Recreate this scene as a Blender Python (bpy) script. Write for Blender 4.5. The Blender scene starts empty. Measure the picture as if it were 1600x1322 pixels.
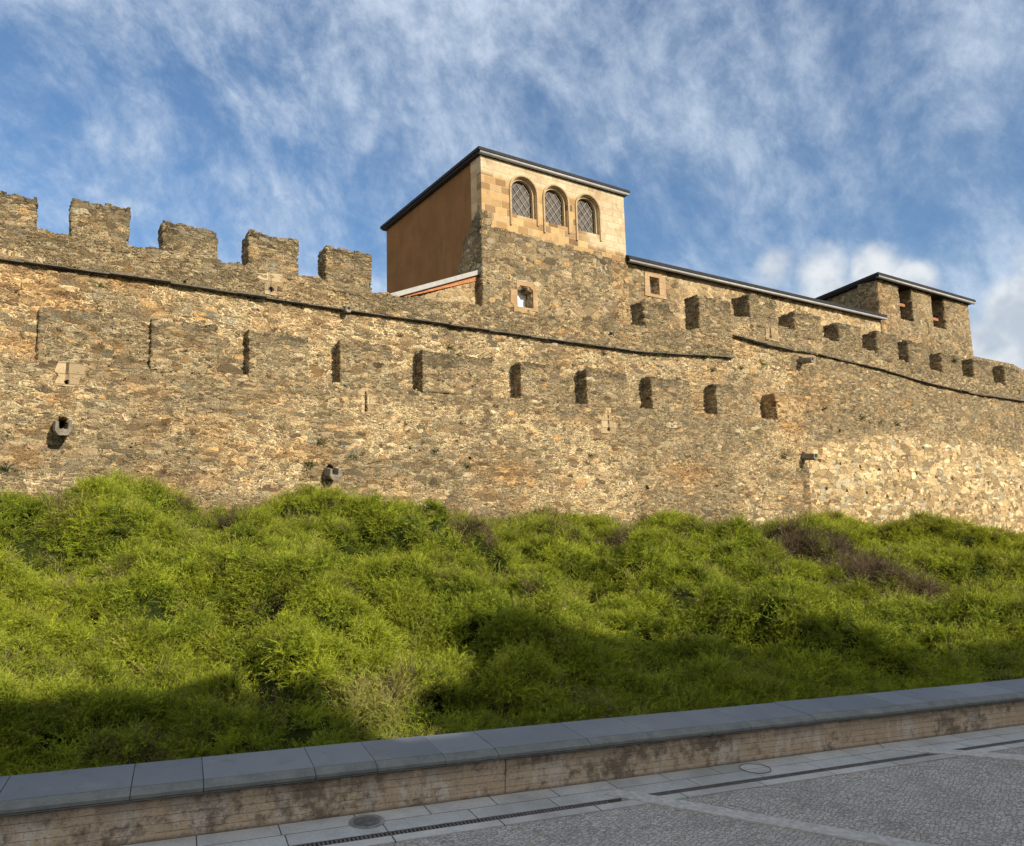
import bpy, math, random
import numpy as np
from math import radians, sin, cos, pi
from mathutils import Vector, Matrix, Euler

# ------------------------------------------------------------------ camera
C = bpy.context.scene.collection
scene = bpy.context.scene
CAM = np.array([0.0, 0.0, 2.0])
FPX = 1170.0
PITCH, ROLL = radians(7.4), radians(1.59)
_f = np.array([0, cos(PITCH), sin(PITCH)])
_r = np.array([1.0, 0, 0]); _u = np.array([0, -sin(PITCH), cos(PITCH)])
RGT = _r * cos(ROLL) - _u * sin(ROLL)
UPV = _u * cos(ROLL) + _r * sin(ROLL)
cam_data = bpy.data.cameras.new('camera')
cam = bpy.data.objects.new('camera', cam_data); C.objects.link(cam)
cam.matrix_world = Matrix(((RGT[0], UPV[0], -_f[0], 0), (RGT[1], UPV[1], -_f[1], 0), (RGT[2], UPV[2], -_f[2], 2.0), (0, 0, 0, 1)))
cam_data.sensor_fit = 'HORIZONTAL'; cam_data.sensor_width = 36.0
cam_data.lens = 36.0 * FPX / 1600.0
cam_data.clip_start = 0.05; cam_data.clip_end = 2000.0
scene.camera = cam

# ------------------------------------------------------------------ sun and exposure
SUN_AZ, SUN_EL = radians(48), radians(24)      # azimuth measured from -Y towards +X
SUN = np.array([sin(SUN_AZ) * cos(SUN_EL), -cos(SUN_AZ) * cos(SUN_EL), sin(SUN_EL)])
scene.view_settings.view_transform = 'Standard'
scene.view_settings.look = 'None'
scene.view_settings.gamma = 1.0
scene.cycles.use_adaptive_sampling = True; scene.cycles.adaptive_threshold = 0.02
scene.cycles.max_bounces = 6; scene.cycles.diffuse_bounces = 3; scene.cycles.glossy_bounces = 2; scene.cycles.transmission_bounces = 3
scene.view_settings.exposure = 0.50
ld = bpy.data.lights.new('sun', 'SUN'); ld.energy = 4.6; ld.angle = radians(0.5); ld.color = (1.0, 0.88, 0.71)
sun = bpy.data.objects.new('sun', ld); C.objects.link(sun)
sun.rotation_euler = Vector(SUN).to_track_quat('Z', 'Y').to_euler()
sun.location = Vector(SUN) * 60

def ray(px, py):
    return _f + RGT * (px - 800) / FPX + UPV * (661 - py) / FPX

# wall frame: u along the wall, w behind its face, z up
AL = radians(56)
O = np.array([0.0, 20.0, 0.0])
DU = np.array([sin(AL), cos(AL), 0.0]); DW = np.array([-cos(AL), sin(AL), 0.0])
def W(px, py, w=0.0):
    v = ray(px, py); o = O + DW * w - CAM
    t = o.dot(DW) / v.dot(DW); p = CAM + v * t
    return float((p - O).dot(DU)), float(p[2])
# street frame: s along the low wall, t towards the bank, h up
_dp = ray(3500, 878); _dp = _dp / np.linalg.norm(_dp)
_n = np.cross(_dp, np.cross([0, 0, 1], _dp)); _n /= np.linalg.norm(_n)
if _n[2] < 0: _n = -_n
_q = np.cross(_n, _dp); _q /= np.linalg.norm(_q)
def _G(px, py, h=0.0):
    v = ray(px, py); t = (-2.0 + h) / v.dot(_n); return CAM + v * t
B0 = _G(800, 1240)
def T(px, py, h=0.0):
    p = _G(px, py, h) - B0
    return float(p.dot(_dp)), float(p.dot(_q))
def S2W(s, t, h=0.0):
    return B0 + _dp * s + _q * t + _n * h
STREET_M = Matrix(((_dp[0], _q[0], _n[0], B0[0]), (_dp[1], _q[1], _n[1], B0[1]), (_dp[2], _q[2], _n[2], B0[2]), (0, 0, 0, 1)))
WALL_M = Matrix(((DU[0], DW[0], 0, O[0]), (DU[1], DW[1], 0, O[1]), (0, 0, 1, 0), (0, 0, 0, 1)))

# ------------------------------------------------------------------ numpy noise
def _h(ix, iy, iz, seed):
    h = (ix.astype(np.int64) * 374761393 + iy.astype(np.int64) * 668265263 + iz.astype(np.int64) * 2147483647 + seed * 974634777) & 0xffffffff
    h = ((h ^ (h >> 13)) * 1274126177) & 0xffffffff
    h = (h ^ (h >> 16)) & 0xffffffff
    h = (h * 2246822519) & 0xffffffff
    h = h ^ (h >> 15)
    return (h & 0xffff) / 65535.0
def vn(x, y, z=0.0, seed=0):
    x = np.asarray(x, float); y = np.asarray(y, float) + 0 * x; z = np.asarray(z, float) + 0 * x
    ix, iy, iz = np.floor(x).astype(int), np.floor(y).astype(int), np.floor(z).astype(int)
    fx, fy, fz = x - ix, y - iy, z - iz
    fx, fy, fz = [f * f * (3 - 2 * f) for f in (fx, fy, fz)]
    r = 0
    for a in (0, 1):
        for b in (0, 1):
            for c in (0, 1):
                r = r + _h(ix + a, iy + b, iz + c, seed) * (fx if a else 1 - fx) * (fy if b else 1 - fy) * (fz if c else 1 - fz)
    return r
def fbm(x, y, z=0.0, seed=0, o=3):
    s = 0; a = 0.5; tot = 0
    for i in range(o):
        s = s + a * vn(np.asarray(x) * 2**i, np.asarray(y) * 2**i, np.asarray(z) * 2**i, seed + i * 7); tot += a; a *= 0.5
    return s / tot
def sm(a, b, x):
    t = np.clip((x - a) / (b - a), 0, 1); return t * t * (3 - 2 * t)

# ------------------------------------------------------------------ the bank's height
COP_H = 0.352                        # top of the coping above the street plane
TB = None
_tb = [T(0, 1213, COP_H)[1], T(800, 1136, COP_H)[1], T(1600, 1060, COP_H)[1]]
TB = sum(_tb) / 3
_crest_u = np.array([-30, -11.3, -7.7, -4.0, -2.0, 1.3, 5.0, 9.1, 12.6, 18.0, 27.0, 50.0])
_crest_z = np.array([2.35, 2.28, 2.05, 2.08, 1.72, 1.72, 1.5, 1.25, 1.42, 0.95, 0.15, -1.6]) - 0.02
CRU = np.linspace(-14, 34, 121); CRZ = np.array([0.15, 0.15, 0.13, 0.05, 0.01, -0.10, -0.34, -0.31, -0.35, -0.48, -0.34, -0.16, -0.23, -0.14, -0.01, -0.06, -0.06, 0.00, -0.02, -0.21, -0.43, -0.42, -0.30, -0.31, -0.53, -0.75, -0.58, -0.18, -0.14, -0.18, -0.01, 0.04, -0.09, -0.20, -0.19, -0.06, -0.12, -0.33, -0.39, -0.34, -0.29, -0.15, 0.01, -0.28, -0.63, -0.48, -0.24, -0.18, -0.02, 0.00, 0.10, 0.03, -0.14, -0.36, -0.36, -0.32, -0.27, -0.11, -0.05, -0.04, -0.14, -0.18, -0.12, -0.06, -0.13, -0.17, -0.23, -0.33, -0.28, -0.21, -0.13, -0.27, -0.54, -0.45, -0.39, -0.27, -0.30, -0.42, -0.40, -0.44, -0.19, -0.04, -0.01, -0.09, -0.14, -0.58, -0.92, -0.57, -0.01, 0.04, -0.12, -0.23, -0.39, -0.11, -0.05, -0.10, -0.26, -0.32, -0.27, -0.27, -0.28, -0.35, -0.42, -0.50, -0.56, -0.48, -0.51, -0.44, -0.49, -0.57, -0.57, -0.40, -0.28, -0.29, -0.29, -0.26, -0.31, -0.32, -0.42, -0.61, -0.62])
MOUNDS = []                          # u, w, radius along, radius across, height
for (px, py, w, ru, rw, h) in ((195, 757, -1.0, 0.85, 1.6, 0.85), (480, 772, -1.2, 0.75, 1.5, 0.75), (590, 778, -1.5, 1.2, 2.1, 0.65),
                               (900, 806, -1.0, 0.9, 1.3, 0.55), (1045, 806, -1.0, 0.9, 1.1, 0.34), (1300, 806, -0.9, 1.6, 1.3, 0.42), (1400, 822, -0.9, 2.0, 1.5, 0.25),
                               (20, 786, -1.0, 0.7, 1.2, 0.2), (800, 812, -0.9, 0.7, 1.0, 0.2)):
    MOUNDS.append((W(px, py, w)[0], w, ru, rw, h))
def terrain(x, y):
    x = np.asarray(x, float); y = np.asarray(y, float)
    px_, py_ = x - O[0], y - O[1]
    u = px_ * DU[0] + py_ * DU[1]; w = px_ * DW[0] + py_ * DW[1]
    # street coords (horizontal approximation)
    c2 = math.hypot(_dp[0], _dp[1])
    sx = ((x - B0[0]) * _dp[0] + (y - B0[1]) * _dp[1]) / c2
    qn = np.array([_q[0], _q[1]]); qn = qn / np.linalg.norm(qn)
    t = (x - B0[0]) * qn[0] + (y - B0[1]) * qn[1] - TB
    zlow = B0[2] + sx * (_dp[2] / c2) + COP_H - 0.10
    zh = np.interp(u, _crest_u, _crest_z) + np.interp(u, CRU, CRZ)
    d = np.maximum(-w, 0.0)
    f = np.clip(t, 0, None) / (np.clip(t, 0, None) + np.maximum(d - 0.7, 0.0) + 1e-4)
    g = f ** 0.85
    z = zlow * (1 - g) + zh * g
    z = np.where(t < 0, zlow, z)
    env = sm(0, 1.2, t)
    # hummocks, drawn out down the slope towards the right
    a = u + 0.45 * w; b = w
    n1 = fbm(a / 1.9, b / 3.4, 0, 11, 3) - 0.5
    n2 = fbm(a / 0.75 + 3, b / 1.1, 0, 23, 2) - 0.5
    rid = np.abs(2 * fbm(a / 1.7, b / 2.6, 0, 31, 2) - 1)
    rid2 = np.abs(2 * fbm(a / 0.62 + 7, b / 0.85, 0, 37, 2) - 1)
    z = z + env * (n1 * 0.9 + n2 * 0.30 + (rid - 0.25) * 1.45 * sm(0.3, 2.0, t) + (rid2 - 0.25) * 0.52) * (0.30 + 0.70 * sm(0.6, 3.6, d))
    for (mu, mw, ru, rw, h) in MOUNDS:
        q = ((u - mu) / ru) ** 2 + ((w - mw) / rw) ** 2
        z = z + h * np.exp(-q ** 1.3)
    return z
# ------------------------------------------------------------------ world
class NT:
    """small helper for writing node trees"""
    def __init__(s, tree):
        s.t = tree; tree.nodes.clear()
    def __call__(s, typ, ins=None, **props):
        n = s.t.nodes.new(typ)
        for k, v in props.items(): setattr(n, k, v)
        for k, v in (ins or {}).items(): s.set(n.inputs[k], v)
        return n
    def set(s, sock, v):
        if isinstance(v, bpy.types.NodeSocket): s.t.links.new(v, sock)
        elif v is not None:
            if isinstance(v, (tuple, list)) and len(v) == 3 and sock.type == 'RGBA': v = (*v, 1)
            if isinstance(v, (int, float)) and sock.type == 'RGBA': v = (v, v, v, 1)
            sock.default_value = v
    def m(s, op, a, b=None, c=None, clamp=False):
        n = s.t.nodes.new('ShaderNodeMath'); n.operation = op; n.use_clamp = clamp
        for i, v in enumerate((a, b, c)):
            if v is not None: s.set(n.inputs[i], v)
        return n.outputs[0]
    def vm(s, op, a, b=None, scale=None):
        n = s.t.nodes.new('ShaderNodeVectorMath'); n.operation = op
        s.set(n.inputs[0], a)
        if b is not None: s.set(n.inputs[1], b)
        if scale is not None: s.set(n.inputs['Scale'], scale)
        return n.outputs['Value'] if op in ('LENGTH', 'DOT_PRODUCT', 'DISTANCE') else n.outputs[0]
    def mix(s, f, a, b, mode='MIX'):
        n = s.t.nodes.new('ShaderNodeMix'); n.data_type = 'RGBA'; n.blend_type = mode; n.clamp_factor = True
        s.set(n.inputs[0], f); s.set(n.inputs[6], a); s.set(n.inputs[7], b); return n.outputs[2]
    def fmix(s, f, a, b):
        n = s.t.nodes.new('ShaderNodeMix'); n.data_type = 'FLOAT'; n.clamp_factor = True
        s.set(n.inputs[0], f); s.set(n.inputs[2], a); s.set(n.inputs[3], b); return n.outputs[0]
    def rng(s, v, a, b, c=0.0, d=1.0, smooth=True):
        n = s.t.nodes.new('ShaderNodeMapRange'); n.interpolation_type = 'SMOOTHSTEP' if smooth else 'LINEAR'
        for i, x in enumerate((v, a, b, c, d)): s.set(n.inputs[i], x)
        return n.outputs[0]
    def ramp(s, f, stops, interp='LINEAR'):
        n = s.t.nodes.new('ShaderNodeValToRGB'); cr = n.color_ramp; cr.interpolation = interp
        while len(cr.elements) < len(stops): cr.elements.new(0.5)
        for e, (p, c) in zip(cr.elements, stops):
            e.position = p; e.color = (*c, 1) if len(c) == 3 else c
        s.set(n.inputs[0], f); return n.outputs[0]
    def noise(s, v, scale, detail=2.0, rough=0.5, dist=0.0, col=False):
        n = s.t.nodes.new('ShaderNodeTexNoise')
        s.set(n.inputs['Vector'], v); s.set(n.inputs['Scale'], scale); n.inputs['Detail'].default_value = detail
        n.inputs['Roughness'].default_value = rough; n.inputs['Distortion'].default_value = dist
        return n.outputs['Color'] if col else n.outputs['Fac']
    def vor(s, v, scale, feature='F1', rand=1.0):
        n = s.t.nodes.new('ShaderNodeTexVoronoi'); n.feature = feature
        s.set(n.inputs['Vector'], v); s.set(n.inputs['Scale'], scale); n.inputs['Randomness'].default_value = rand
        return n
    def sep(s, c):
        n = s.t.nodes.new('ShaderNodeSeparateXYZ'); s.set(n.inputs[0], c); return n.outputs
    def comb(s, a, b, c):
        n = s.t.nodes.new('ShaderNodeCombineXYZ'); s.set(n.inputs[0], a); s.set(n.inputs[1], b); s.set(n.inputs[2], c); return n.outputs[0]

world = bpy.data.worlds.new('World'); scene.world = world; world.use_nodes = True
N = NT(world.node_tree)
sky = N('ShaderNodeTexSky', sky_type='NISHITA')
sky.sun_disc = False; sky.sun_elevation = SUN_EL; sky.sun_rotation = pi - SUN_AZ
sky.altitude = 500; sky.air_density = 1.0; sky.dust_density = 0.4; sky.ozone_density = 2.5
D = N('ShaderNodeTexCoord').outputs['Generated']
dx, dy, dz = N.sep(D)
# cloud structure laid on directions, drawn out towards the upper left of the view
def turn(deg):
    c, q = cos(radians(deg)), sin(radians(deg))
    return (N.m('ADD', N.m('MULTIPLY', dx, -c), N.m('MULTIPLY', dz, q)), N.m('ADD', N.m('MULTIPLY', dx, q), N.m('MULTIPLY', dz, c)))
a1, b1 = turn(38); a2, b2 = turn(62)
P1 = N.comb(a1, N.m('MULTIPLY', b1, 1.2), N.m('MULTIPLY', dy, 1.0))
wob = N.vm('SUBTRACT', N.noise(P1, 3.2, 3, 0.55, col=True), (0.5, 0.5, 0.5))
P2 = N.vm('ADD', P1, N.vm('SCALE', wob, scale=0.16))
cover = N.noise(P2, 2.4, 3, 0.5)
veil = N.noise(P2, 7.0, 6, 0.60)
P3 = N.vm('ADD', N.comb(a2, N.m('MULTIPLY', b2, 1.35), N.m('MULTIPLY', dy, 1.0)), N.vm('SCALE', wob, scale=0.10))
wisp = N.noise(P3, 21.0, 8, 0.68)
left = N.rng(dx, 0.1, -0.35)
dens = N.m('ADD', N.m('MULTIPLY', cover, 1.10), N.m('ADD', N.m('MULTIPLY', veil, 0.56), N.m('MULTIPLY', wisp, N.m('ADD', 0.26, N.m('MULTIPLY', left, 0.12)))))
dens = N.m('ADD', dens, N.m('MULTIPLY', N.rng(dz, 0.25, 0.75), 0.06))
behind = N.rng(dy, 0.15, -0.55)              # overcast added behind the viewer, out of view, to brighten and neutralise the shade
cl = N.rng(N.m('ADD', dens, N.m('MULTIPLY', behind, 0.42)), 0.82, 1.22)
# a bank of cumulus standing low on the right
def blob(px, py, r, k=1.0):
    v = ray(px, py); v = v / np.linalg.norm(v)
    d = N.vm('DISTANCE', N.vm('NORMALIZE', D), tuple(float(q) for q in v))
    return N.rng(d, r, 0.0, 0.0, k, smooth=False)
cn = N.noise(D, 9.0, 6, 0.6)
bl = None
for (px, py, r, k) in ((1660, 560, 0.15, 1.25), (1605, 480, 0.075, 1.1), (1710, 440, 0.12, 1.2), (1360, 425, 0.07, 0.8), (1290, 425, 0.075, 0.8), (1210, 418, 0.06, 0.7), (1420, 435, 0.05, 0.75), (1300, 460, 0.09, 0.8)):
    b = blob(px, py, r, k); bl = b if bl is None else N.m('MAXIMUM', bl, b)
cum = N.rng(N.m('ADD', bl, N.m('MULTIPLY', N.m('SUBTRACT', cn, 0.5), 0.9)), 0.30, 0.62)
base = N('ShaderNodeHueSaturation', {'Saturation': 1.20, 'Value': 1.22, 'Color': sky.outputs[0]}).outputs[0]
ccol = N.mix(N.rng(wisp, 0.3, 0.7), (4.2, 5.2, 6.6), (6.2, 7.1, 8.3))
ccol = N.mix(behind, ccol, (8.6, 8.3, 7.8))
s1 = N.mix(N.m('ADD', N.m('MULTIPLY', cl, 0.72), 0.12), base, ccol)
cumcol = N.mix(N.rng(N.noise(N.vm('ADD', D, (0.02, 0.0, 0.03)), 11.0, 4, 0.6), 0.35, 0.62), (4.6, 5.2, 6.0), (7.6, 7.9, 8.1))
s2 = N.mix(N.m('MULTIPLY', cum, 0.92), s1, cumcol)
bg = N('ShaderNodeBackground', {'Color': s2, 'Strength': 0.080})
N.t.links.new(bg.outputs[0], N('ShaderNodeOutputWorld').inputs[0])

# ------------------------------------------------------------------ materials
def new_mat(name):
    m = bpy.data.materials.new(name); m.use_nodes = True
    return m, NT(m.node_tree)
def finish(m, N, col, rough=0.9, height=None, scale=1.0, spec=0.25, method='BUMP', mid=0.0, metal=0.0, extra=None):
    b = N('ShaderNodeBsdfPrincipled', {'Base Color': col, 'Roughness': rough, 'Metallic': metal})
    b.inputs['Specular IOR Level'].default_value = spec
    out = N('ShaderNodeOutputMaterial', {'Surface': b.outputs[0]})
    if height is not None:
        d = N('ShaderNodeDisplacement', {'Height': height, 'Midlevel': mid, 'Scale': scale})
        N.t.links.new(d.outputs[0], out.inputs['Displacement'])
        m.displacement_method = method
    return m
def plain(name, col, rough=0.7, var=0.25, nscale=8.0, metal=0.0, spec=0.3, bump=0.0):
    m, N = new_mat(name)
    P = N('ShaderNodeTexCoord').outputs['Object']
    n = N.noise(P, nscale, 5, 0.6)
    c = N.mix(N.rng(n, 0.25, 0.75), tuple(v * (1 - var) for v in col), tuple(min(1, v * (1 + var)) for v in col))
    return finish(m, N, c, rough, N.noise(P, nscale * 4, 3) if bump else None, bump, metal=metal, spec=spec)

def masonry(name, su=3.2, an=2.3, dry=0.0, pale=0.0, orange=0.0, disp=0.035, method='BOTH', bright=1.0, grey=0.0):
    m, N = new_mat(name)
    P = N('ShaderNodeTexCoord').outputs['Object']
    zr, zg, zb = N.sep(N('ShaderNodeAttribute', attribute_name='zone').outputs['Color'])
    Z_dry = N.m('ADD', zr, dry, clamp=True); Z_pale = N.m('ADD', zg, pale, clamp=True); Z_or = N.m('ADD', zb, orange, clamp=True)
    w1 = N.vm('SCALE', N.vm('SUBTRACT', N.noise(P, 1.3, 2, col=True), (0.5, 0.5, 0.5)), scale=0.16)
    w2 = N.vm('SCALE', N.vm('SUBTRACT', N.noise(P, 9.0, 2, col=True), (0.5, 0.5, 0.5)), scale=0.055)
    Q = N.vm('ADD', N.vm('ADD', P, w1), w2)
    QA = N.vm('MULTIPLY', Q, (1.0, 1.0, an))
    QB = N.vm('MULTIPLY', N.vm('ADD', Q, (3.1, 1.7, 5.3)), (1.0, 1.0, an * 1.15))
    QC = N.vm('MULTIPLY', N.vm('ADD', N.vm('ADD', Q, N.vm('SCALE', w2, scale=1.4)), (7.1, 2.7, 1.3)), (1.0, 1.0, 2.5))
    def pair(v, sc, rand=0.92):
        a = N.vor(v, sc, 'F1', rand); b = N.vor(v, sc, 'DISTANCE_TO_EDGE', rand)
        return a.outputs['Color'], N.m('DIVIDE', b.outputs['Distance'], sc)
    cA, eA = pair(QA, su); cB, eB = pair(QB, su * 2.0); cC, eC = pair(QC, su * 0.48, 1.0); cD, eD = pair(N.vm('ADD', QC, (2.3, 9.1, 4.4)), su * 0.85, 1.0); sd = N.rng(N.noise(P, 1.9, 2), 0.47, 0.50); cC = N.mix(sd, cC, cD); eC = N.fmix(sd, eC, eD)
    cE, eE = pair(N.vm('ADD', QA, (4.7, 8.3, 2.9)), su * 0.60); sE = N.rng(N.noise(P, 0.85, 3, 0.6), 0.53, 0.56)
    cA = N.mix(sE, cA, cE); eA = N.fmix(sE, eA, eE)
    sel = N.rng(N.noise(P, 2.1, 3, 0.6), 0.50, 0.53)
    sel = N.m('MULTIPLY', sel, N.m('SUBTRACT', 1.0, Z_pale))
    cc = N.mix(sel, cA, cB); e = N.fmix(sel, eA, eB)
    big = N.rng(Z_pale, 0.45, 0.55)
    cc = N.mix(big, cc, cC); e = N.fmix(big, e, eC)
    r1, r2, r3 = N.sep(cc)
    stone = N.ramp(r1, [(0.0, (0.15, 0.115, 0.08)), (0.16, (0.33, 0.24, 0.14)), (0.28, (0.20, 0.125, 0.09)), (0.42, (0.46, 0.36, 0.22)),
                        (0.56, (0.19, 0.185, 0.155)), (0.70, (0.37, 0.25, 0.125)), (0.80, (0.27, 0.19, 0.12)), (0.88, (0.58, 0.49, 0.33)), (0.94, (0.46, 0.25, 0.09)), (1.0, (0.26, 0.28, 0.26))])
    palec = N.ramp(r1, [(0.0, (0.32, 0.225, 0.125)), (0.35, (0.54, 0.42, 0.26)), (0.6, (0.43, 0.31, 0.175)), (0.8, (0.58, 0.48, 0.32)), (0.93, (0.32, 0.30, 0.24)), (1.0, (0.58, 0.51, 0.38))])
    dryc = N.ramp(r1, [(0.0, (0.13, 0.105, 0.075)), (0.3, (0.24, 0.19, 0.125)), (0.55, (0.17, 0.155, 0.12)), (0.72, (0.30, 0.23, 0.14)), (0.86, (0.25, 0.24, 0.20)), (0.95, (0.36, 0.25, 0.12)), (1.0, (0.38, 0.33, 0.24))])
    stone = N.mix(Z_dry, stone, dryc); stone = N.mix(Z_pale, stone, palec)
    stone = N.mix(N.m('MULTIPLY', Z_or, 0.6), stone, N.mix(r2, (0.28, 0.14, 0.06), (0.48, 0.30, 0.13)))
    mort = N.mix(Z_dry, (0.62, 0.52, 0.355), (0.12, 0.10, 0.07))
    mort = N.mix(Z_pale, mort, (0.20, 0.135, 0.075))
    mort = N.mix(N.m('MULTIPLY', Z_or, 0.6), mort, (0.55, 0.32, 0.15))
    n1 = N.noise(P, 2.6, 3, 0.6); n2 = N.noise(P, 19.0, 4, 0.68); n3 = N.noise(P, 46.0, 3, 0.6)
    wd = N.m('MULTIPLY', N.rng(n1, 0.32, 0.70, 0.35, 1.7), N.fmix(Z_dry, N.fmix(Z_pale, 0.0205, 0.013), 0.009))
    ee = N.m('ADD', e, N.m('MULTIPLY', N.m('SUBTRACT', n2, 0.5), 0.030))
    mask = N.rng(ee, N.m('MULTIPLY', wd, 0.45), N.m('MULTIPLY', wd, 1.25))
    # mortar smeared over the faces here and there
    smear = N.rng(N.m('ADD', N.m('MULTIPLY', n2, 0.75), N.m('MULTIPLY', n1, 0.45)), 0.62, 0.72)
    smear = N.m('MULTIPLY', smear, N.m('SUBTRACT', 0.55, N.m('MULTIPLY', N.m('MAXIMUM', Z_dry, Z_pale), 0.45)))
    mask2 = N.m('MULTIPLY', mask, N.m('SUBTRACT', 1.0, smear))
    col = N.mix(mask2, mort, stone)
    val = N.m('MULTIPLY', N.rng(r2, 0, 1, 0.42, 1.25, smooth=False), N.rng(n3, 0.25, 0.75, 0.55, 1.30))
    val = N.m('MULTIPLY', val, N.rng(n2, 0.25, 0.75, 0.68, 1.22))
    col = N.mix(1.0, col, N.comb(val, val, val), 'MULTIPLY')
    # lichen and soot in patches of their own
    st = N.rng(N.noise(P, 0.55, 4, 0.62), 0.50, 0.72)
    col = N.mix(N.m('MULTIPLY', st, 0.22 + grey), col, N.mix(n3, (0.12, 0.11, 0.085), (0.30, 0.27, 0.21)))
    lich = N.rng(N.noise(P, 5.0, 5, 0.7), 0.60, 0.70)
    col = N.mix(N.m('MULTIPLY', lich, 0.30), col, (0.16, 0.15, 0.10))
    col = N.mix(1.0, col, (bright * 1.03, bright * 1.01, bright * 0.89), 'MULTIPLY')
    hgt = N.m('MULTIPLY', mask, N.rng(r2, 0, 1, 0.45, 1.0, smooth=False))
    hgt = N.m('MULTIPLY', hgt, N.fmix(Z_dry, N.fmix(Z_pale, 1.0, 0.45), 1.25))
    hgt = N.m('ADD', hgt, N.m('MULTIPLY', smear, 0.35))
    hgt = N.m('ADD', hgt, N.m('ADD', N.m('MULTIPLY', n2, 0.55), N.m('MULTIPLY', n3, 0.22)))
    return finish(m, N, col, 0.92, hgt, disp, spec=0.15, method=method, mid=0.7)

def ashlar(name, zoned=False, *, bw=0.42, bh=0.24, c1=(0.50, 0.36, 0.18), c2=(0.66, 0.52, 0.30), mort=(0.50, 0.40, 0.25), msz=0.010, attr=False, stain=0.5):
    """squared blocks; x/z plane of the wall frame, y/z on side faces"""
    m, N = new_mat(name)
    P = N('ShaderNodeTexCoord').outputs['Object']
    x, y, z = N.sep(P)
    w = N.m('MULTIPLY', N.m('SUBTRACT', N.noise(P, 3.0, 2), 0.5), 0.02)
    V = N.comb(N.m('ADD', N.m('ADD', x, N.m('MULTIPLY', y, 0.93)), w), N.m('ADD', z, w), 0.0)
    br = N('ShaderNodeTexBrick', {'Vector': V, 'Color1': (0, 0, 0, 1), 'Color2': (1, 1, 1, 1), 'Mortar': (0.5, 0.5, 0.5, 1), 'Scale': 1.0, 'Mortar Size': msz,
                                  'Mortar Smooth': 0.3, 'Bias': 0.0, 'Brick Width': bw, 'Row Height': bh}, offset=0.45, squash=1.35, squash_frequency=3)
    r = N.sep(br.outputs['Color'])[0]
    n = N.noise(P, 7, 5, 0.65); n2 = N.noise(P, 1.4, 4, 0.6); n3 = N.noise(P, 40, 3, 0.6)
    c = N.mix(r, c1, c2)
    if zoned:                      # older, browner blocks low down and left; pale renewed blocks right and under the eave
        zz = N.m('ADD', N.m('MULTIPLY', N.rng(x, 5.6, 4.6), N.rng(z, 13.15, 12.95)), N.rng(z, 11.5, 11.3), clamp=True)
        old = N.ramp(r, [(0, (.15, .095, .05)), (.22, (.34, .21, .09)), (.45, (.52, .36, .17)), (.7, (.40, .25, .11)), (.85, (.22, .14, .07)), (1, (.58, .42, .22))])
        c = N.mix(zz, N.mix(r, (.46, .37, .23), (.56, .47, .32)), old)
    c = N.mix(N.m('MULTIPLY', N.rng(n2, 0.5, 0.68), stain), c, (0.27, 0.17, 0.085))
    if zoned: c = N.mix(N.m('MULTIPLY', N.rng(N.noise(N.comb(x, y, N.m('MULTIPLY', z, .6)), 4.5, 5, .7), .48, .68), .45), c, (.22, .16, .09))
    c = N.mix(N.m('MULTIPLY', N.rng(n, 0.58, 0.72), stain * 0.6), c, (0.17, 0.13, 0.08))
    c = N.mix(br.outputs['Fac'], c, mort)
    v = N.rng(n3, 0.25, 0.75, 0.85, 1.12); c = N.mix(1.0, c, N.comb(v, v, v), 'MULTIPLY')
    h = N.m('ADD', N.m('MULTIPLY', N.m('SUBTRACT', 1.0, br.outputs['Fac']), 1.0), N.m('MULTIPLY', n, 0.6))
    return finish(m, N, c, 0.9, h, 0.012, spec=0.15)
# ------------------------------------------------------------------ mesh helpers
def tag(o, label=None, cat=None, group=None, kind=None):
    if label: o['label'] = label
    if cat: o['category'] = cat
    if group: o['group'] = group
    if kind: o['kind'] = kind
    return o
def link(name, me, mat=None, parent=None, matrix=None, smooth=None):
    o = bpy.data.objects.new(name, me); C.objects.link(o)
    if me is not None and mat is not None and len(me.materials) == 0: me.materials.append(mat)
    if parent is not None: o.parent = parent
    elif matrix is not None: o.matrix_world = matrix
    return o
def thing(name, label, cat, matrix, group=None):
    """an Empty at the thing's base; children use coordinates of the wall or street frame via `off`"""
    o = bpy.data.objects.new(name, None); C.objects.link(o); o.empty_display_size = 0.3
    o.matrix_world = matrix
    return tag(o, label, cat, group)
def np_mesh(name, co, quads, smooth=True, zone=None):
    me = bpy.data.meshes.new(name); co = np.asarray(co, np.float32); quads = np.asarray(quads, np.int32)
    k = quads.shape[1]
    me.vertices.add(len(co)); me.vertices.foreach_set('co', co.ravel())
    me.loops.add(quads.size); me.loops.foreach_set('vertex_index', quads.ravel())
    me.polygons.add(len(quads)); me.polygons.foreach_set('loop_start', np.arange(0, quads.size, k, dtype=np.int32))
    me.polygons.foreach_set('loop_total', np.full(len(quads), k, np.int32))
    me.polygons.foreach_set('use_smooth', np.full(len(quads), smooth))
    if zone is not None:
        a = me.attributes.new('zone', 'FLOAT_COLOR', 'POINT')
        z = np.ones((len(co), 4), np.float32); z[:, :3] = zone; a.data.foreach_set('color', z.ravel())
    me.update(calc_edges=True); me.validate()
    return me
def axis(a, b, step, fine=()):
    n = max(1, int(round((b - a) / step))); v = list(np.linspace(a, b, n + 1))
    for (f0, f1, st) in fine:
        if f1 < a or f0 > b: continue
        v = [x for x in v if not (f0 - 1e-6 < x < f1 + 1e-6) or x in (a, b)]
        v += [x for x in np.linspace(max(f0, a), min(f1, b), max(2, int(round((f1 - f0) / st)) + 1))]
    v = np.array(sorted(v)); keep = np.concatenate([[True], np.diff(v) > 1e-4]); return v[keep]
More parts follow.
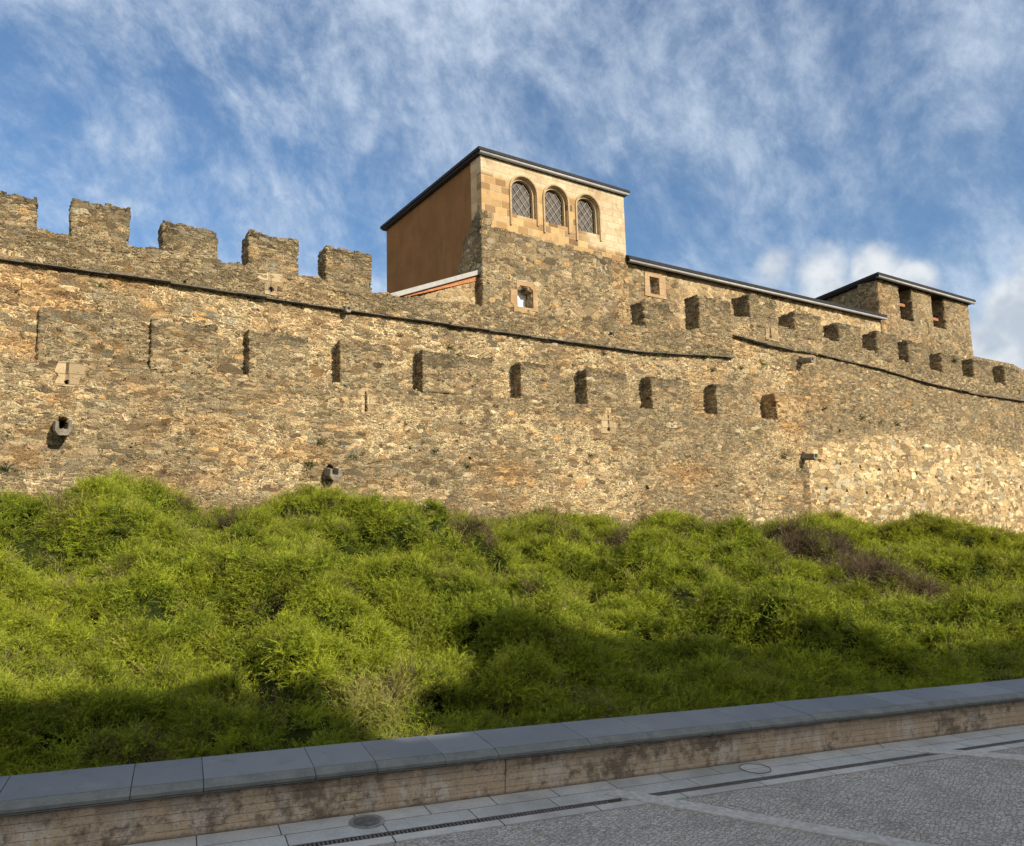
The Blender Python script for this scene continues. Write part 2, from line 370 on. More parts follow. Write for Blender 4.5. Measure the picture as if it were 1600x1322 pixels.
def vox(name, us, ws, zs, occ, deform=None, zonef=None):
    """skin of the occupied cells of a lattice: welded, so displacement keeps it closed"""
    us, ws, zs = map(np.asarray, (us, ws, zs))
    uc, wc, zc = [(a[1:] + a[:-1]) / 2 for a in (us, ws, zs)]
    U, Wd, Zz = np.meshgrid(uc, wc, zc, indexing='ij')
    oc = occ(U, Wd, Zz) if callable(occ) else occ
    oc = np.asarray(oc, bool) & np.ones(U.shape, bool)
    nu, nw, nz = len(us), len(ws), len(zs)
    P = np.pad(oc, 1)
    idx = lambda i, j, k: (i * nw + j) * nz + k
    quads = []
    core = (slice(1, -1),) * 3
    for ax in range(3):
        for sgn in (-1, 1):
            nb = np.roll(P, -sgn, axis=ax)[core]
            I, J, K = np.nonzero(oc & ~nb)
            if len(I) == 0: continue
            o = 1 if sgn > 0 else 0
            if ax == 0:
                q = [idx(I + o, J, K), idx(I + o, J + 1, K), idx(I + o, J + 1, K + 1), idx(I + o, J, K + 1)]
            elif ax == 1:
                q = [idx(I, J + o, K), idx(I, J + o, K + 1), idx(I + 1, J + o, K + 1), idx(I + 1, J + o, K)]
            else:
                q = [idx(I, J, K + o), idx(I + 1, J, K + o), idx(I + 1, J + 1, K + o), idx(I, J + 1, K + o)]
            q = np.stack(q, 1)
            if sgn < 0: q = q[:, ::-1]
            quads.append(q)
    q = np.concatenate(quads)
    used, inv = np.unique(q, return_inverse=True); q = inv.reshape(q.shape)
    i = used // (nw * nz); j = (used // nz) % nw; k = used % nz
    co = np.stack([us[i], ws[j], zs[k]], 1).astype(float)
    zone = zonef(co) if zonef else None
    if deform: co = deform(co)
    return np_mesh(name, co, q, True, zone)
class MB:
    """collects boxes, bars, prisms into one mesh"""
    def __init__(s): s.v = []; s.f = []
    def add(s, vs, fs):
        b = len(s.v); s.v += [tuple(v) for v in vs]; s.f += [tuple(i + b for i in f) for f in fs]
    def box(s, x0, x1, y0, y1, z0, z1, bev=0.0):
        if bev <= 0:
            s.add([(x0, y0, z0), (x1, y0, z0), (x1, y1, z0), (x0, y1, z0), (x0, y0, z1), (x1, y0, z1), (x1, y1, z1), (x0, y1, z1)],
                  [(0, 3, 2, 1), (4, 5, 6, 7), (0, 1, 5, 4), (1, 2, 6, 5), (2, 3, 7, 6), (3, 0, 4, 7)])
        else:
            bm = bmesh.new(); bmesh.ops.create_cube(bm, size=1.0, matrix=Matrix.Translation(((x0 + x1) / 2, (y0 + y1) / 2, (z0 + z1) / 2)) @ Matrix.Diagonal((x1 - x0, y1 - y0, z1 - z0, 1)))
            bmesh.ops.bevel(bm, geom=bm.edges[:], offset=bev, segments=2, affect='EDGES')
            bm.verts.ensure_lookup_table()
            s.add([v.co[:] for v in bm.verts], [[v.index for v in f.verts] for f in bm.faces]); bm.free()
    def prism(s, pts, y0, y1):
        """outline in x/z (counter-clockwise seen from -y) pulled from y0 back to y1"""
        n = len(pts)
        s.add([(x, y0, z) for x, z in pts] + [(x, y1, z) for x, z in pts],
              [tuple(range(n)), tuple(range(2 * n - 1, n - 1, -1))] + [(i, i + n, (i + 1) % n + n, (i + 1) % n) for i in range(n)])
    def bar(s, p, q, r, n=6):
        p, q = Vector(p), Vector(q); d = (q - p).normalized(); a = d.orthogonal().normalized(); b = d.cross(a)
        vs = [p + (a * cos(2 * pi * i / n) + b * sin(2 * pi * i / n)) * r for i in range(n)] + [q + (a * cos(2 * pi * i / n) + b * sin(2 * pi * i / n)) * r for i in range(n)]
        s.add(vs, [(i, (i + 1) % n, (i + 1) % n + n, i + n) for i in range(n)] + [tuple(range(n - 1, -1, -1)), tuple(range(n, 2 * n))])
    def sweep(s, path, prof, closed=False):
        """profile points (a, b) swept along x/z path; a = outwards in the x/z plane, b = along y"""
        n, k = len(path), len(prof); vs = []
        for i, (x, z) in enumerate(path):
            x0, z0 = path[max(i - 1, 0)]; x1, z1 = path[min(i + 1, n - 1)]
            tx, tz = x1 - x0, z1 - z0; l = math.hypot(tx, tz) or 1; nx, nz = -tz / l, tx / l
            for a, b in prof: vs.append((x + nx * a, b, z + nz * a))
        fs = [(i * k + j, i * k + (j + 1) % k, (i + 1) * k + (j + 1) % k, (i + 1) * k + j) for i in range(n - 1) for j in range(k)]
        fs += [tuple(range(k)), tuple((n - 1) * k + j for j in range(k - 1, -1, -1))]
        s.add(vs, fs)
    def build(s, name, mat, parent=None, matrix=None, smooth=False, bevel=0.0):
        me = bpy.data.meshes.new(name); me.from_pydata(s.v, [], s.f); me.update()
        bm = bmesh.new(); bm.from_mesh(me); bmesh.ops.recalc_face_normals(bm, faces=bm.faces[:])
        if bevel > 0: bmesh.ops.bevel(bm, geom=[e for e in bm.edges if len(e.link_faces) == 2 and e.calc_face_angle(0) > 0.5], offset=bevel, segments=1, affect='EDGES')
        bm.to_mesh(me); bm.free()
        if smooth: me.polygons.foreach_set('use_smooth', [True] * len(me.polygons))
        return link(name, me, mat, parent, matrix)
def holed(name, outer, holes, y0, y1, mat, parent, smooth=False):
    """wall slab in x/z with openings: front and back tessellated round the holes, reveals between"""
    from mathutils.geometry import tessellate_polygon
    loops = [[Vector((x, z, 0)) for x, z in outer]] + [[Vector((x, z, 0)) for x, z in h] for h in holes]
    tris = tessellate_polygon(loops); flat = [p for l in loops for p in l]; n = len(flat)
    vs = [(p.x, y0, p.y) for p in flat] + [(p.x, y1, p.y) for p in flat]
    fs = [tuple(t) for t in tris] + [tuple(i + n for i in reversed(t)) for t in tris]; b = 0
    for l in loops:
        k = len(l); fs += [(b + i, b + (i + 1) % k, b + (i + 1) % k + n, b + i + n) for i in range(k)]; b += k
    m = MB(); m.add(vs, fs)
    return m.build(name, mat, parent)
import bmesh
# ------------------------------------------------------------------ materials of the castle
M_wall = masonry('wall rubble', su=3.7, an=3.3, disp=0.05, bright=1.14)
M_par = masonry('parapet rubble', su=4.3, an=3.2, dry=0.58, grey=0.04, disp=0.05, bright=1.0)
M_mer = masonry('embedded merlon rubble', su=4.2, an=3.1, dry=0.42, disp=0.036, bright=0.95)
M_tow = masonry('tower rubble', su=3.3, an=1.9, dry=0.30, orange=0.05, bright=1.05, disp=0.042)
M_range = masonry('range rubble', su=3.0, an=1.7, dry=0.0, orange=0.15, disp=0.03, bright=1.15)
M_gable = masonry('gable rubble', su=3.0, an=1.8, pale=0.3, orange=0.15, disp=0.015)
M_ash = ashlar('tower ashlar', True)
M_quoin = ashlar('pale surround', bw=0.30, bh=0.26, c1=(0.34, 0.22, 0.115), c2=(0.44, 0.32, 0.185), mort=(.36, .27, .17), stain=0.5)
M_slit = ashlar('slit surround', bw=0.23, bh=0.21, c1=(0.25, 0.19, 0.115), c2=(0.46, 0.36, 0.21), mort=(.24, .18, .11), stain=0.7)
M_slate = plain('roof slate', (0.014, 0.014, 0.016), 0.7, 0.4, 5, bump=0.01)
M_gut = plain('gutter zinc', (0.34, 0.34, 0.335), 0.5, 0.12, 6)
M_dark = plain('dark timber', (0.035, 0.025, 0.02), 0.8)
M_beam = plain('brown timber', (0.30, 0.13, 0.065), 0.8)
m_, N = new_mat('ochre render')
P = N('ShaderNodeTexCoord').outputs['Object']; x_, y_, z_ = N.sep(P)
n1 = N.noise(P, 1.1, 5, .6); n2 = N.noise(N.comb(x_, N.m('MULTIPLY', y_, 5.0), N.m('MULTIPLY', z_, .45)), 1.3, 4, .6); n3 = N.noise(P, 30, 4, .6)
c = N.mix(N.rng(n1, .3, .7), (.205, .104, .043), (.260, .134, .055)); c = N.mix(N.m('MULTIPLY', N.rng(n2, .52, .72), .45), c, (.13, .075, .045))
c = N.mix(N.m('MULTIPLY', N.rng(n1, .60, .70), .35), c, (.26, .14, .075)); c = N.mix(N.m('MULTIPLY', N.rng(n3, .5, .7), .2), c, (.12, .06, .03))
M_ochre = finish(m_, N, c, 1.0, n3, .004, spec=.05)
M_brickc = ashlar('brick course', bw=0.24, bh=0.05, c1=(0.42, 0.15, 0.06), c2=(0.56, 0.24, 0.10), mort=(0.50, 0.32, 0.18), msz=0.006, stain=0.2)
M_string = plain('string slate', (0.10, 0.09, 0.075), 0.85, 0.35, 9, bump=0.01)
M_spout = plain('spout stone', (0.20, 0.18, 0.14), 0.9, 0.4, 9, bump=0.02)
M_bars = plain('window lead', (0.24, 0.22, 0.19), 0.6)
M_pane = plain('window pane', (0.075, 0.066, 0.058), 0.55, 0.4, 3, spec=0.25)
M_white = plain('plain white', (0.85, 0.88, 0.88), 0.6, 0.03)  # plain white; on the small windows' panels it stands in for bright sky

BASE = {}
WB, WP = 0.40, 0.28                     # nominal face of the infill behind the old merlons, and of the parapet
def shift(u):                           # the infill lies deeper towards the right
    return np.interp(u, [-16, -9, -7, -4.9, -2.7, .3, 2.7, 5.3, 8.2, 11.4, 12.9, 14.5, 42], [.12, .14, .27, .37, .37, .42, .45, .46, .47, .62, .62, .44, .40]) - WB
def WW(px, py, w=None):
    k = WP
    for _ in range(3): k = WP + float(shift(W(px, py, k)[0]))
    return W(px, py, k)
def wthing(name, label, cat, u, w, z, group=None):
    t = thing(name, label, cat, WALL_M @ Matrix.Translation((u, w, z)), group); BASE[t.name] = Vector((u, w, z)); return t
_link0 = link
def link(name, me, mat=None, parent=None, matrix=None, smooth=None):
    o = _link0(name, me, mat, parent, matrix)
    if parent is not None and parent.name in BASE: o.location = -BASE[parent.name]
    return o

# ------------------------------------------------------------------ curtain wall
ZS, ZC, ZM = 7.15, 5.27, 6.25            # string course, sill of the old crenels, top of the old merlons
s2p = [WW(*p) for p in ((1145, 525), (1250, 549), (1380, 578), (1450, 599), (1530, 617), (1600, 627))]
S2U = np.array([9.75] + [p[0] for p in s2p][1:] + [45]); S2Z = np.array([s2p[0][1]] + [p[1] for p in s2p][1:] + [7.15])
def zstring(u): return np.where(u < 9.75, ZS + np.interp(u, [5, 9.75], [0, 0.28]), np.interp(u, S2U, S2Z))
sill = [WW(*p) for p in ((1169, 498), (1243, 515), (1309, 534), (1369, 551), (1418, 566), (1470, 581), (1520, 591), (1568, 601))]
topp = [WW(*p) for p in ((1169, 459), (1242, 488), (1309, 504), (1369, 518), (1418, 533), (1470, 551), (1520, 561), (1568, 572))]
L1 = [WW(*p) for p in ((590, 458), (677, 469), (757, 477), (815, 489), (900, 500), (975, 508), (1045, 515), (1141, 516))]
PU = np.array([-16, -4.6] + [p[0] for p in L1] + [9.76] + [p[0] for p in sill] + [45])
PZ = np.array([7.82, 7.84] + [p[1] for p in L1] + [sill[0][1]] + [p[1] for p in sill] + [8.1])
def zsill(u): return np.interp(u, PU, PZ)
TU = np.array([p[0] for p in topp] + [45]); TZ = np.array([p[1] for p in topp] + [8.85])

old_m = [(63, 174), (238, 337), (390, 480), (533, 612), (661, 770), (814, 877), (917, 981), (1018, 1080), (1118, 1175), (1212, 1262)]
old_y = [(503, 577), (507, 585), (527, 594), (541, 608), (560, 619), (574, 632), (585, 640), (594, 648), (602, 656), (619, 668)]
OLD = [(W(a, ya)[0], W(b, yb)[0]) for (a, b), (ya, yb) in zip(old_m, old_y)]
slits = [(571, 612, 640, 0.028, 0.050), (950, 643, 671, 0.022, 0.055), (104, 565, 597, 0.020, 0.040)]   # px, top, circle centre, half width, circle radius
SL = []
for (px, y0, y1, hw, r) in slits:
    u, z1 = W(px, y1); z0 = W(px, y0)[1]; SL.append((u, z1, z0, hw, r))
SL2 = []                                        # slits of the upper parapet
for (px, y0, y1, hw, r) in ((423, 424, 453, 0.018, 0.060), (1203, 512, 526, 0.03, 0.07), (1388, 562, 578, 0.04, 0.0), (1594, 608, 624, 0.06, 0.0)):
    u, z1 = WW(px, y1); z0 = WW(px, y0)[1]; SL2.append((u, z1, z0, hw, r))
def slit_mask(U, Z, L, grow=0.0):
    m = np.zeros(U.shape, bool)
    for (u, z1, z0, hw, r) in L:
        m |= (np.abs(U - u) < hw + grow) & (Z > z1) & (Z < z0 + grow)
        if r > 0: m |= (U - u) ** 2 + (Z - z1) ** 2 < (r + grow) ** 2
        else: m |= (np.abs(U - u) < hw + grow) & (Z > z1 - 0.05) & (Z < z0)
    return m
put = [(1287.5, 719), (1319, 724), (1350, 728.5), (1379.5, 733), (1409, 736), (1437, 740), (1466, 745), (1492, 748), (1520, 752), (1547, 755.5), (1570, 758.5), (1595, 761),
       (1292, 764), (1324, 767), (1354.5, 770), (1385, 775), (1414, 778), (1443, 781), (1471.5, 785), (1498, 788), (1524.6, 790), (1551.6, 793), (1575.5, 796),
       (1418.6, 821), (1476, 826), (1503, 829), (1531, 832), (1556, 833), (1582, 836)]
HOLES = [(*W(px, py, 0.05 if py > 700 else 0.3), 0.07, 0.055) for px, py in put]
for (px, py, w, a, b) in ((946, 610, 0, 0.05, 0.045), (1312, 672, .4, 0.06, 0.06), (1055, 627, .0, 0.06, 0.03), (1012, 762, 0, 0.06, 0.07), (445, 708, 0, .04, .03), (735, 716, 0, .04, .05),
                       (205, 700, 0, .05, .03), (880, 712, 0, .04, .03), (1120, 760, 0, .05, .04), (330, 640, 0, .04, .03), (640, 700, 0, .05, .03), (1180, 640, 0, .06, .05), (1290, 640, .3, .07, .05), (1440, 700, .4, .08, .05)):
    HOLES.append((*W(px, py, w), a, b))
spouts = [(97, 668, 0.0, 0.50, 1.0), (516, 738, 0.0, 0.34, 0.95), (1254, 713, 0.0, 0.55, 0.9), (1256, 563, 0.38, 0.38, 0.75)]
SP = [(*W(px, py, w), w, L, k) for (px, py, w, L, k) in spouts]
for (u, z, w, L, k) in SP: HOLES.append((u, z + 0.08 * k, 0.085 * k, 0.12 * k))

u_ax = []
u = -16.0
while u < 42: u_ax.append(u); u += 0.026 if u < 6 else 0.026 + (u - 6) * 0.0014
u_ax = np.array(u_ax)
for (us_, z1, z0, hw, r) in SL: u_ax = np.union1d(u_ax[(u_ax < us_ - 0.08) | (u_ax > us_ + 0.08)], np.arange(us_ - 0.08, us_ + 0.081, 0.0125))
z_ax = axis(-1.6, 8.4, 0.026)
w_ax = np.array([0, 0.05, 0.11, 0.18, 0.26, 0.34, 0.40, 0.48, 0.57, 0.75, 1.1, 2.4])
_uc = (u_ax[1:] + u_ax[:-1]) / 2; UB = u_ax[np.argmax(_uc >= 12.98)]
def wall_occ(U, Wd, Z):
    top = zstring(U[:, 0, 0])[:, None, None]
    sillj = ZC + (vn(U / 0.33, 0.0, 0, 5) - 0.5) * 0.05
    front = np.where((U < 12.98) & (Z > sillj), WB, 0.0)
    o = (Z < top) & (Wd > front)
    # ragged joint between the two builds
    for (hu, hz, a, b) in HOLES:
        i0, i1 = np.searchsorted(U[:, 0, 0], (hu - a, hu + a)); k0, k1 = np.searchsorted(Z[0, 0], (hz - b, hz + b))
        o[i0:i1, :9, k0:k1] = False
    sm_ = slit_mask(U[:, 0, :], Z[:, 0, :], SL)
    o[:, :9, :] &= ~sm_[:, None, :]
    return o
def wall_def(co):
    u, w, z = co.T
    swell = (fbm(u / 2.3, z / 1.6, 0, 41, 3) - 0.5) * 0.10 + (fbm(u / 0.5, z / 0.28, 0, 43, 2) - 0.5) * 0.035
    w = np.where((w > WB - .001) & (w < 2) & (z > ZC - .06), w + shift(u), w)
    w = np.where(u > UB - .001, np.maximum(w, (WB + shift(u)) * sm(2.0, 5.6, z)), w)
    w = w + swell * (w < 0.7)
    return np.stack([u, w, z], 1)
pb = [W(1262, 692, 0.3), W(1400, 668, 0.3), W(1600, 700, 0.35)]
def spot(u, z, px, py, ru, rz, w=0.0):
    a, b = W(px, py, w); return np.exp(-(((u - a) / ru) ** 2 + ((z - b) / rz) ** 2) ** 1.5)
def wall_zone(co):
    u, w, z = co.T
    n = fbm(u / 1.7, z / 1.1, 0, 61, 4); n2 = fbm(u / 0.55, z / 0.35, 0, 67, 3)
    dry = sm(0.50, 0.66, n) * 0.55
    dry = np.maximum(dry, sm(12.9, 13.6, u) * 0.55 * sm(0.25, 0.5, n2))
    dry = np.maximum(dry, 0.5 * sm(0.35, 0.0, np.abs(z - 5.12)) * (u < 12.98))          # weathered sill band
    dry = np.maximum(dry, 0.62 * sm(0.30, -0.35, z - (2.75 - 0.085 * (u + 10)) + (n2 - .5) * .8) * (u < 12.9))      # greyer, damper stones at the foot
    dry *= 1 - 0.8 * ((w > 0.5) & (u < 12) & (z > ZC) & (z < 6.6))
    zp = np.interp(u, [pb[0][0], pb[1][0], pb[2][0]], [pb[0][1], pb[1][1], pb[2][1]]) - 0.15 + (n2 - 0.5) * 0.9
    pale = sm(12.85, 12.95, u + (n2 - 0.5) * 0.25) * sm(0.22, -0.22, z - zp)
    dry *= 1 - pale
    dry = np.where((u > 12.45 + (n2 - .5) * .3) & (u < 12.9 + (n2 - .5) * .2) & (z < 3.6), 0.9, dry)
    org = sm(0.60, 0.74, fbm(u / 1.1, z / 0.6, 0, 71, 3)) * 0.45
    for s_ in ((30, 450, 0.9, 0.5, .57), (95, 490, 0.7, 0.3, .57), (1235, 660, 0.85, 0.75, 0), (375, 694, 0.16, .1, 0), (37, 715, 0.3, .2, 0), (963, 704, .28, .14, 0), (190, 445, .6, .3, .57), (40, 540, .8, .25, 0), (800, 740, .8, .35, 0), (1075, 740, 1.2, .4, 0)):
        org = np.maximum(org, 0.85 * spot(u, z, *s_))
    for s_ in ((571, 622, .22, .45), (950, 655, .4, .5), (110, 585, .35, .3)):
        org = np.maximum(org, 0.5 * spot(u, z, *s_)); pale = np.maximum(pale, 0.42 * spot(u, z, *s_))
    org *= 1 - 0.6 * pale
    return np.stack([dry, pale, org], 1)
wall = wthing('curtain_wall', 'long rubble-stone curtain wall topped with square merlons, rising behind the green bank', 'castle wall', 10, 0.8, 0.0)
link('wall_body', vox('wall_body', u_ax, w_ax, z_ax, wall_occ, wall_def, wall_zone), M_wall, wall)

def block(name, u0, u1, w0, w1, z0, z1, step, mat, parent, seed, cut=None, nw=None, dz=0.0, ztopf=None):
    us = axis(u0 - 0.06, u1 + 0.06, step); ws = axis(w0, w1, 0.05 if step < 0.035 else 0.08); zs = axis(z0, z1 + 0.12, step)
    def occ(U, Wd, Z):
        c = np.floor(Z / 0.085 + 40)
        l = u0 + (_h(c, c * 0, c * 0, seed) - 0.5) * 0.012; r = u1 + (_h(c, c * 0, c * 0, seed + 1) - 0.5) * 0.03
        k = np.floor(U / 0.23 + 50); b = np.floor(Wd / 0.3 + 9)
        t = (ztopf(U) if ztopf else z1) + (_h(k, b, b * 0, seed + 2) - 0.5) * 0.07 + (vn(U * 9, Wd * 9, 0, seed) - .5) * .05
        o = (U > l) & (U < r) & (Z < t)
        if cut is not None: o &= ~cut(U, Wd, Z)
        return o
    def dfm(co):
        u, w, z = co.T
        du = (fbm(z * 3, w * 3, 0, seed + 3, 2) - 0.5) * 0.03; dw = (fbm(u * 2.2, z * 2.8, 0, seed + 4, 2) - 0.5) * 0.05
        return np.stack([u + du, w + dw + (shift(u) if name == 'merlon' else 0), z], 1)
    def zn(co):
        q = sm(z1 - .42, z1 + .02, co[:, 2] + (fbm(co[:, 0] * 2.2, co[:, 2] * 3, 0, seed + 6, 2) - .5) * .5)
        return np.stack([.50 * q - .12 * (1 - q), 0 * q, .30 * sm(.58, .72, fbm(co[:, 0] * 2.5, co[:, 2] * 5, 0, seed + 7, 2)) * (1 - q)], 1)
    return link(name, vox(name, us, ws, zs, occ, dfm, zn), mat, parent)
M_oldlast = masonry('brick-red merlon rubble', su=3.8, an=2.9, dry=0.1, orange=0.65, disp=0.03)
for i, (a, b) in enumerate(OLD):
    st = 0.027 if a < 6 else 0.035
    o = block('embedded_merlon', a, b, 0.0, 0.74, ZC - 0.0, ZM + (0.05 if i != 9 else 0.0), st, M_oldlast if i == 9 else M_mer, wall, 100 + i * 9)
# parapet above the string course
def par_occ_cut(U, Wd, Z):
    c = slit_mask(U, Z, SL2) & (Wd < 0.45)
    u, z1, z0, hw, r = SL2[0]
    c |= (np.abs(U - u) < 0.10 + (Wd - 0.4) * 0.9) & (Z > z1 - 0.05) & (Z < z0 + 0.05) & (Wd > 0.42)
    for (u, z1, z0, hw, r) in SL2[1:]: c |= (np.abs(U - u) < 0.15) & (Z > z1) & (Z < z0) & (Wd > 0.4) & (Wd < 0.6)
    for (px, py, a, b) in ((288, 442, .035, .045), (705, 505, .04, .03), (1074, 540, .07, .04), (955, 521, .1, .05), (615, 482, .03, .02)):
        hu, hz = WW(px, py); c |= (np.abs(U - hu) < a) & (np.abs(Z - hz) < b) & (Wd < 0.55)
    return c
def parapet(u0, u1, step, seed, fine=()):
    us = axis(u0, u1, step, fine); ws = axis(WP, 0.80, 0.0743); zs = axis(7.0, 9.4, step, [(SL2[0][1] - .08, SL2[0][2] + .02, .0125)] if fine else ())
    def occ(U, Wd, Z):
        k = np.floor(U / 0.21 + 50); b = np.floor(Wd / 0.26 + 9)
        t = zsill(U) + (_h(k, b, b * 0, seed) - 0.5) * 0.06 + (vn(U * 6, Wd * 4, 0, seed) - .5) * .07
        return (Z < t) & (Z > zstring(U[:, 0, 0])[:, None, None] + 0.03) & ~par_occ_cut(U, Wd, Z)
    def dfm(co):
        u, w, z = co.T
        return np.stack([u, w + shift(u) + (fbm(u / 1.7, z / 1.1, 0, seed + 4, 3) - 0.5) * 0.06 * (w < 0.7), z], 1)
    def zn(co):
        u, w, z = co.T; n = fbm(u / 1.2, z / .5, 0, seed + 8, 3)
        return np.stack([0 * u - 0.35 * sm(0.45, 0.62, n) - 0.15 * (u > 9.7), 0 * u, 0.25 * sm(.6, .75, n)], 1)
    return link('parapet', vox('parapet', us, ws, zs, occ, dfm, zn), M_par, wall)
parapet(-16, 9.75, 0.027, 301, fine=[(SL2[0][0] - 0.08, SL2[0][0] + 0.08, 0.0125)])
parapet(9.752, 42, 0.042, 331)
# merlons of the parapet
up = [(-12.6, 0, 54, 311, 0, .54), (0, 113, 201, 321, 1, .54), (0, 256, 339, 356, 1, .54), (0, 389, 465, 370, 1, .54), (0, 510, 579, 393, 1, .54)]
UPM = []
for i, (ua, a, b, ty, f, th) in enumerate(up):
    u0 = WW(a, ty + 30)[0] if f else ua; u1 = WW(b, ty + 30)[0]; zt = (WW(a, ty - 8)[1] + WW(b, ty + 8)[1]) / 2 if f else WW(54, 312)[1]
    UPM.append((u0, u1, zt, th))
UPM.append((-15.2, -13.7, 8.62, .54))
UPM.append((WW(1007, 490)[0], WW(1045, 490)[0], WW(1007, 470)[1], .62))
UPM.append((WW(1093, 490)[0], 9.75, WW(1093, 462)[1], .62))
for a, b, t in ((1169, 1211, .75), (1241, 1282, .75), (1309, 1345, .65), (1369, 1401, .65), (1418, 1450, .6), (1470, 1501, .6), (1520, 1550, .6), (1568, 1592, .6)):
    i = len(UPM) - 8; ua = TU[i]; ub = WW(b, np.interp(b, [1211, 1592], [483, 588]))[0]; UPM.append((ua, ub, TZ[i], t))
UPM += [(34.3, 36.0, 8.95, .6), (37.6, 39.3, 8.9, .6)]
for i, (a, b, zt, th) in enumerate(UPM):
    st = 0.027 if a < 0 else (0.034 if a < 12 else 0.045)
    lo = float(min(zsill(a), zsill(b))) - 0.16
    right = a > 10
    block('merlon', a, b, WP - 0.008, WP + th, lo, zt, st, M_par, wall, 400 + i * 11,
          cut=(lambda U, Wd, Z: par_occ_cut(U, Wd, Z)) if i == 3 else None, ztopf=(lambda U, a=a, zt=zt: zt - 0.035 * (U - a)) if right else None)
# string course of thin projecting slates
def string_course(u0, u1, seed):
    rs = random.Random(seed); m = MB(); u = u0
    while u < u1:
        l = rs.uniform(0.28, 0.75) * (1 if u < 8 else 1.5); zb = float(zstring(np.array(u))); ze = float(zstring(np.array(min(u + l, u1 - .001))))
        j = rs.uniform(-0.012, 0.012); w0 = WP + float(shift(u)) - 0.055 + rs.uniform(-0.025, 0.025); th = rs.uniform(0.022, 0.04)
        x0, x1 = u, min(u + l - 0.006, u1)
        v = [(x0, w0, zb + j), (x1, w0 + rs.uniform(-.02, .02), ze + j), (x1, 0.7, ze + j), (x0, 0.7, zb + j)]
        m.add(v + [(a, b + 0.015 * (k < 2), c + th) for k, (a, b, c) in enumerate(v)], [(0, 3, 2, 1), (4, 5, 6, 7), (0, 1, 5, 4), (1, 2, 6, 5), (2, 3, 7, 6), (3, 0, 4, 7)])
        u += l
    return m.build('string_course', M_string, wall)
string_course(-16, 9.73, 5); string_course(9.75, 42, 8)
# stone surrounds of the slits (pale dressed blocks with a keyhole)
def keyhole(u, z1, z0, hw, r, n=14):
    if r <= 0: return [(u - hw, z1), (u + hw, z1), (u + hw, z0), (u - hw, z0)]
    a0 = math.asin(min(0.95, hw / r)); pts = []
    for i in range(n + 1):
        a = pi / 2 + a0 + (2 * pi - 2 * a0) * i / n; pts.append((u + r * cos(a), z1 + r * sin(a)))
    return pts + [(u + hw, z0), (u - hw, z0)]
def surround(sl, w, shape, grow=0.008, mat=None):
    u, z1, z0, hw, r = sl
    holed('arrow_slit_surround', [(u + a, b) for a, b in shape], [keyhole(u, z1, z0, hw + grow, r + grow if r else 0)], w - 0.034, w + 0.05, mat or M_slit, wall)
u, z1, z0, hw, r = SL[0]
surround(SL[0], 0, [(-.12, z1 - .12), (.10, z1 - .13), (.13, z1 + .08), (.24, z1 + .12), (.25, z1 + .33), (.09, z0 - .03), (.06, z0 + .09), (-.10, z0 + .08), (-.20, z0 - .02), (-.19, z1 + .2), (-.11, z1 + .15)])
u, z1, z0, hw, r = SL[1]
surround(SL[1], 0, [(-.30, z1 - .12), (.27, z1 - .13), (.30, z1 + .20), (.14, z1 + .24), (.11, z0 + .1), (-.12, z0 + .1), (-.14, z0 - .05), (-.30, z1 + .22)])
u, z1, z0, hw, r = SL[2]
surround(SL[2], 0, [(-.22, z1 - .07), (.02, z1 - .09), (.20, z1 - .08), (.22, z1 + .10), (.31, z1 + .14), (.29, z0 - .05), (.08, z0 + .0), (-.15, z0 - .01), (-.21, z1 + .2), (-.14, z1 + .12)])
u, z1, z0, hw, r = SL2[0]
surround(SL2[0], WP + float(shift(SL2[0][0])), [(-.14, z1 - .12), (.13, z1 - .13), (.14, z1 + .10), (.27, z1 + .13), (.27, z0 - .03), (-.42, z0 + .02), (-.42, z0 - .2), (-.16, z1 + .12)])
u, z1, z0, hw, r = SL2[1]
surround(SL2[1], WP + float(shift(SL2[1][0])), [(-.28, z1 - .12), (.50, z1 - .16), (.44, z0 + .1), (-.24, z0 + .1)])
# water spouts
def spout(u, z, w, L, k):
    prof = [(-.14, .12), (-.15, -.06), (-.08, -.15), (.08, -.15), (.15, -.06), (.14, .12), (.085, .12), (.075, -.03), (-.075, -.03), (-.085, .12)]
    me = MB(); n = len(prof)
    vs = [(u + a * k * 0.92, w - L, z + b * k - 0.06) for a, b in prof] + [(u + a * k, w - L * .45, z + b * k * 1.0 - 0.02) for a, b in prof] + [(u + a * k * 1.1, w + 0.2, z + b * k * 1.1) for a, b in prof]
    fs = [tuple(range(n)), tuple(range(3 * n - 1, 2 * n - 1, -1))] + [(j * n + i, j * n + n + i, j * n + n + (i + 1) % n, j * n + (i + 1) % n) for j in (0, 1) for i in range(n)]
    me.add(vs, fs)
    return me.build('water_spout', M_spout, wall, bevel=0.012)
for p in SP: spout(*p)
spout(*WW(541, 482), WP + float(shift(-4.6)), 0.16, 0.55)

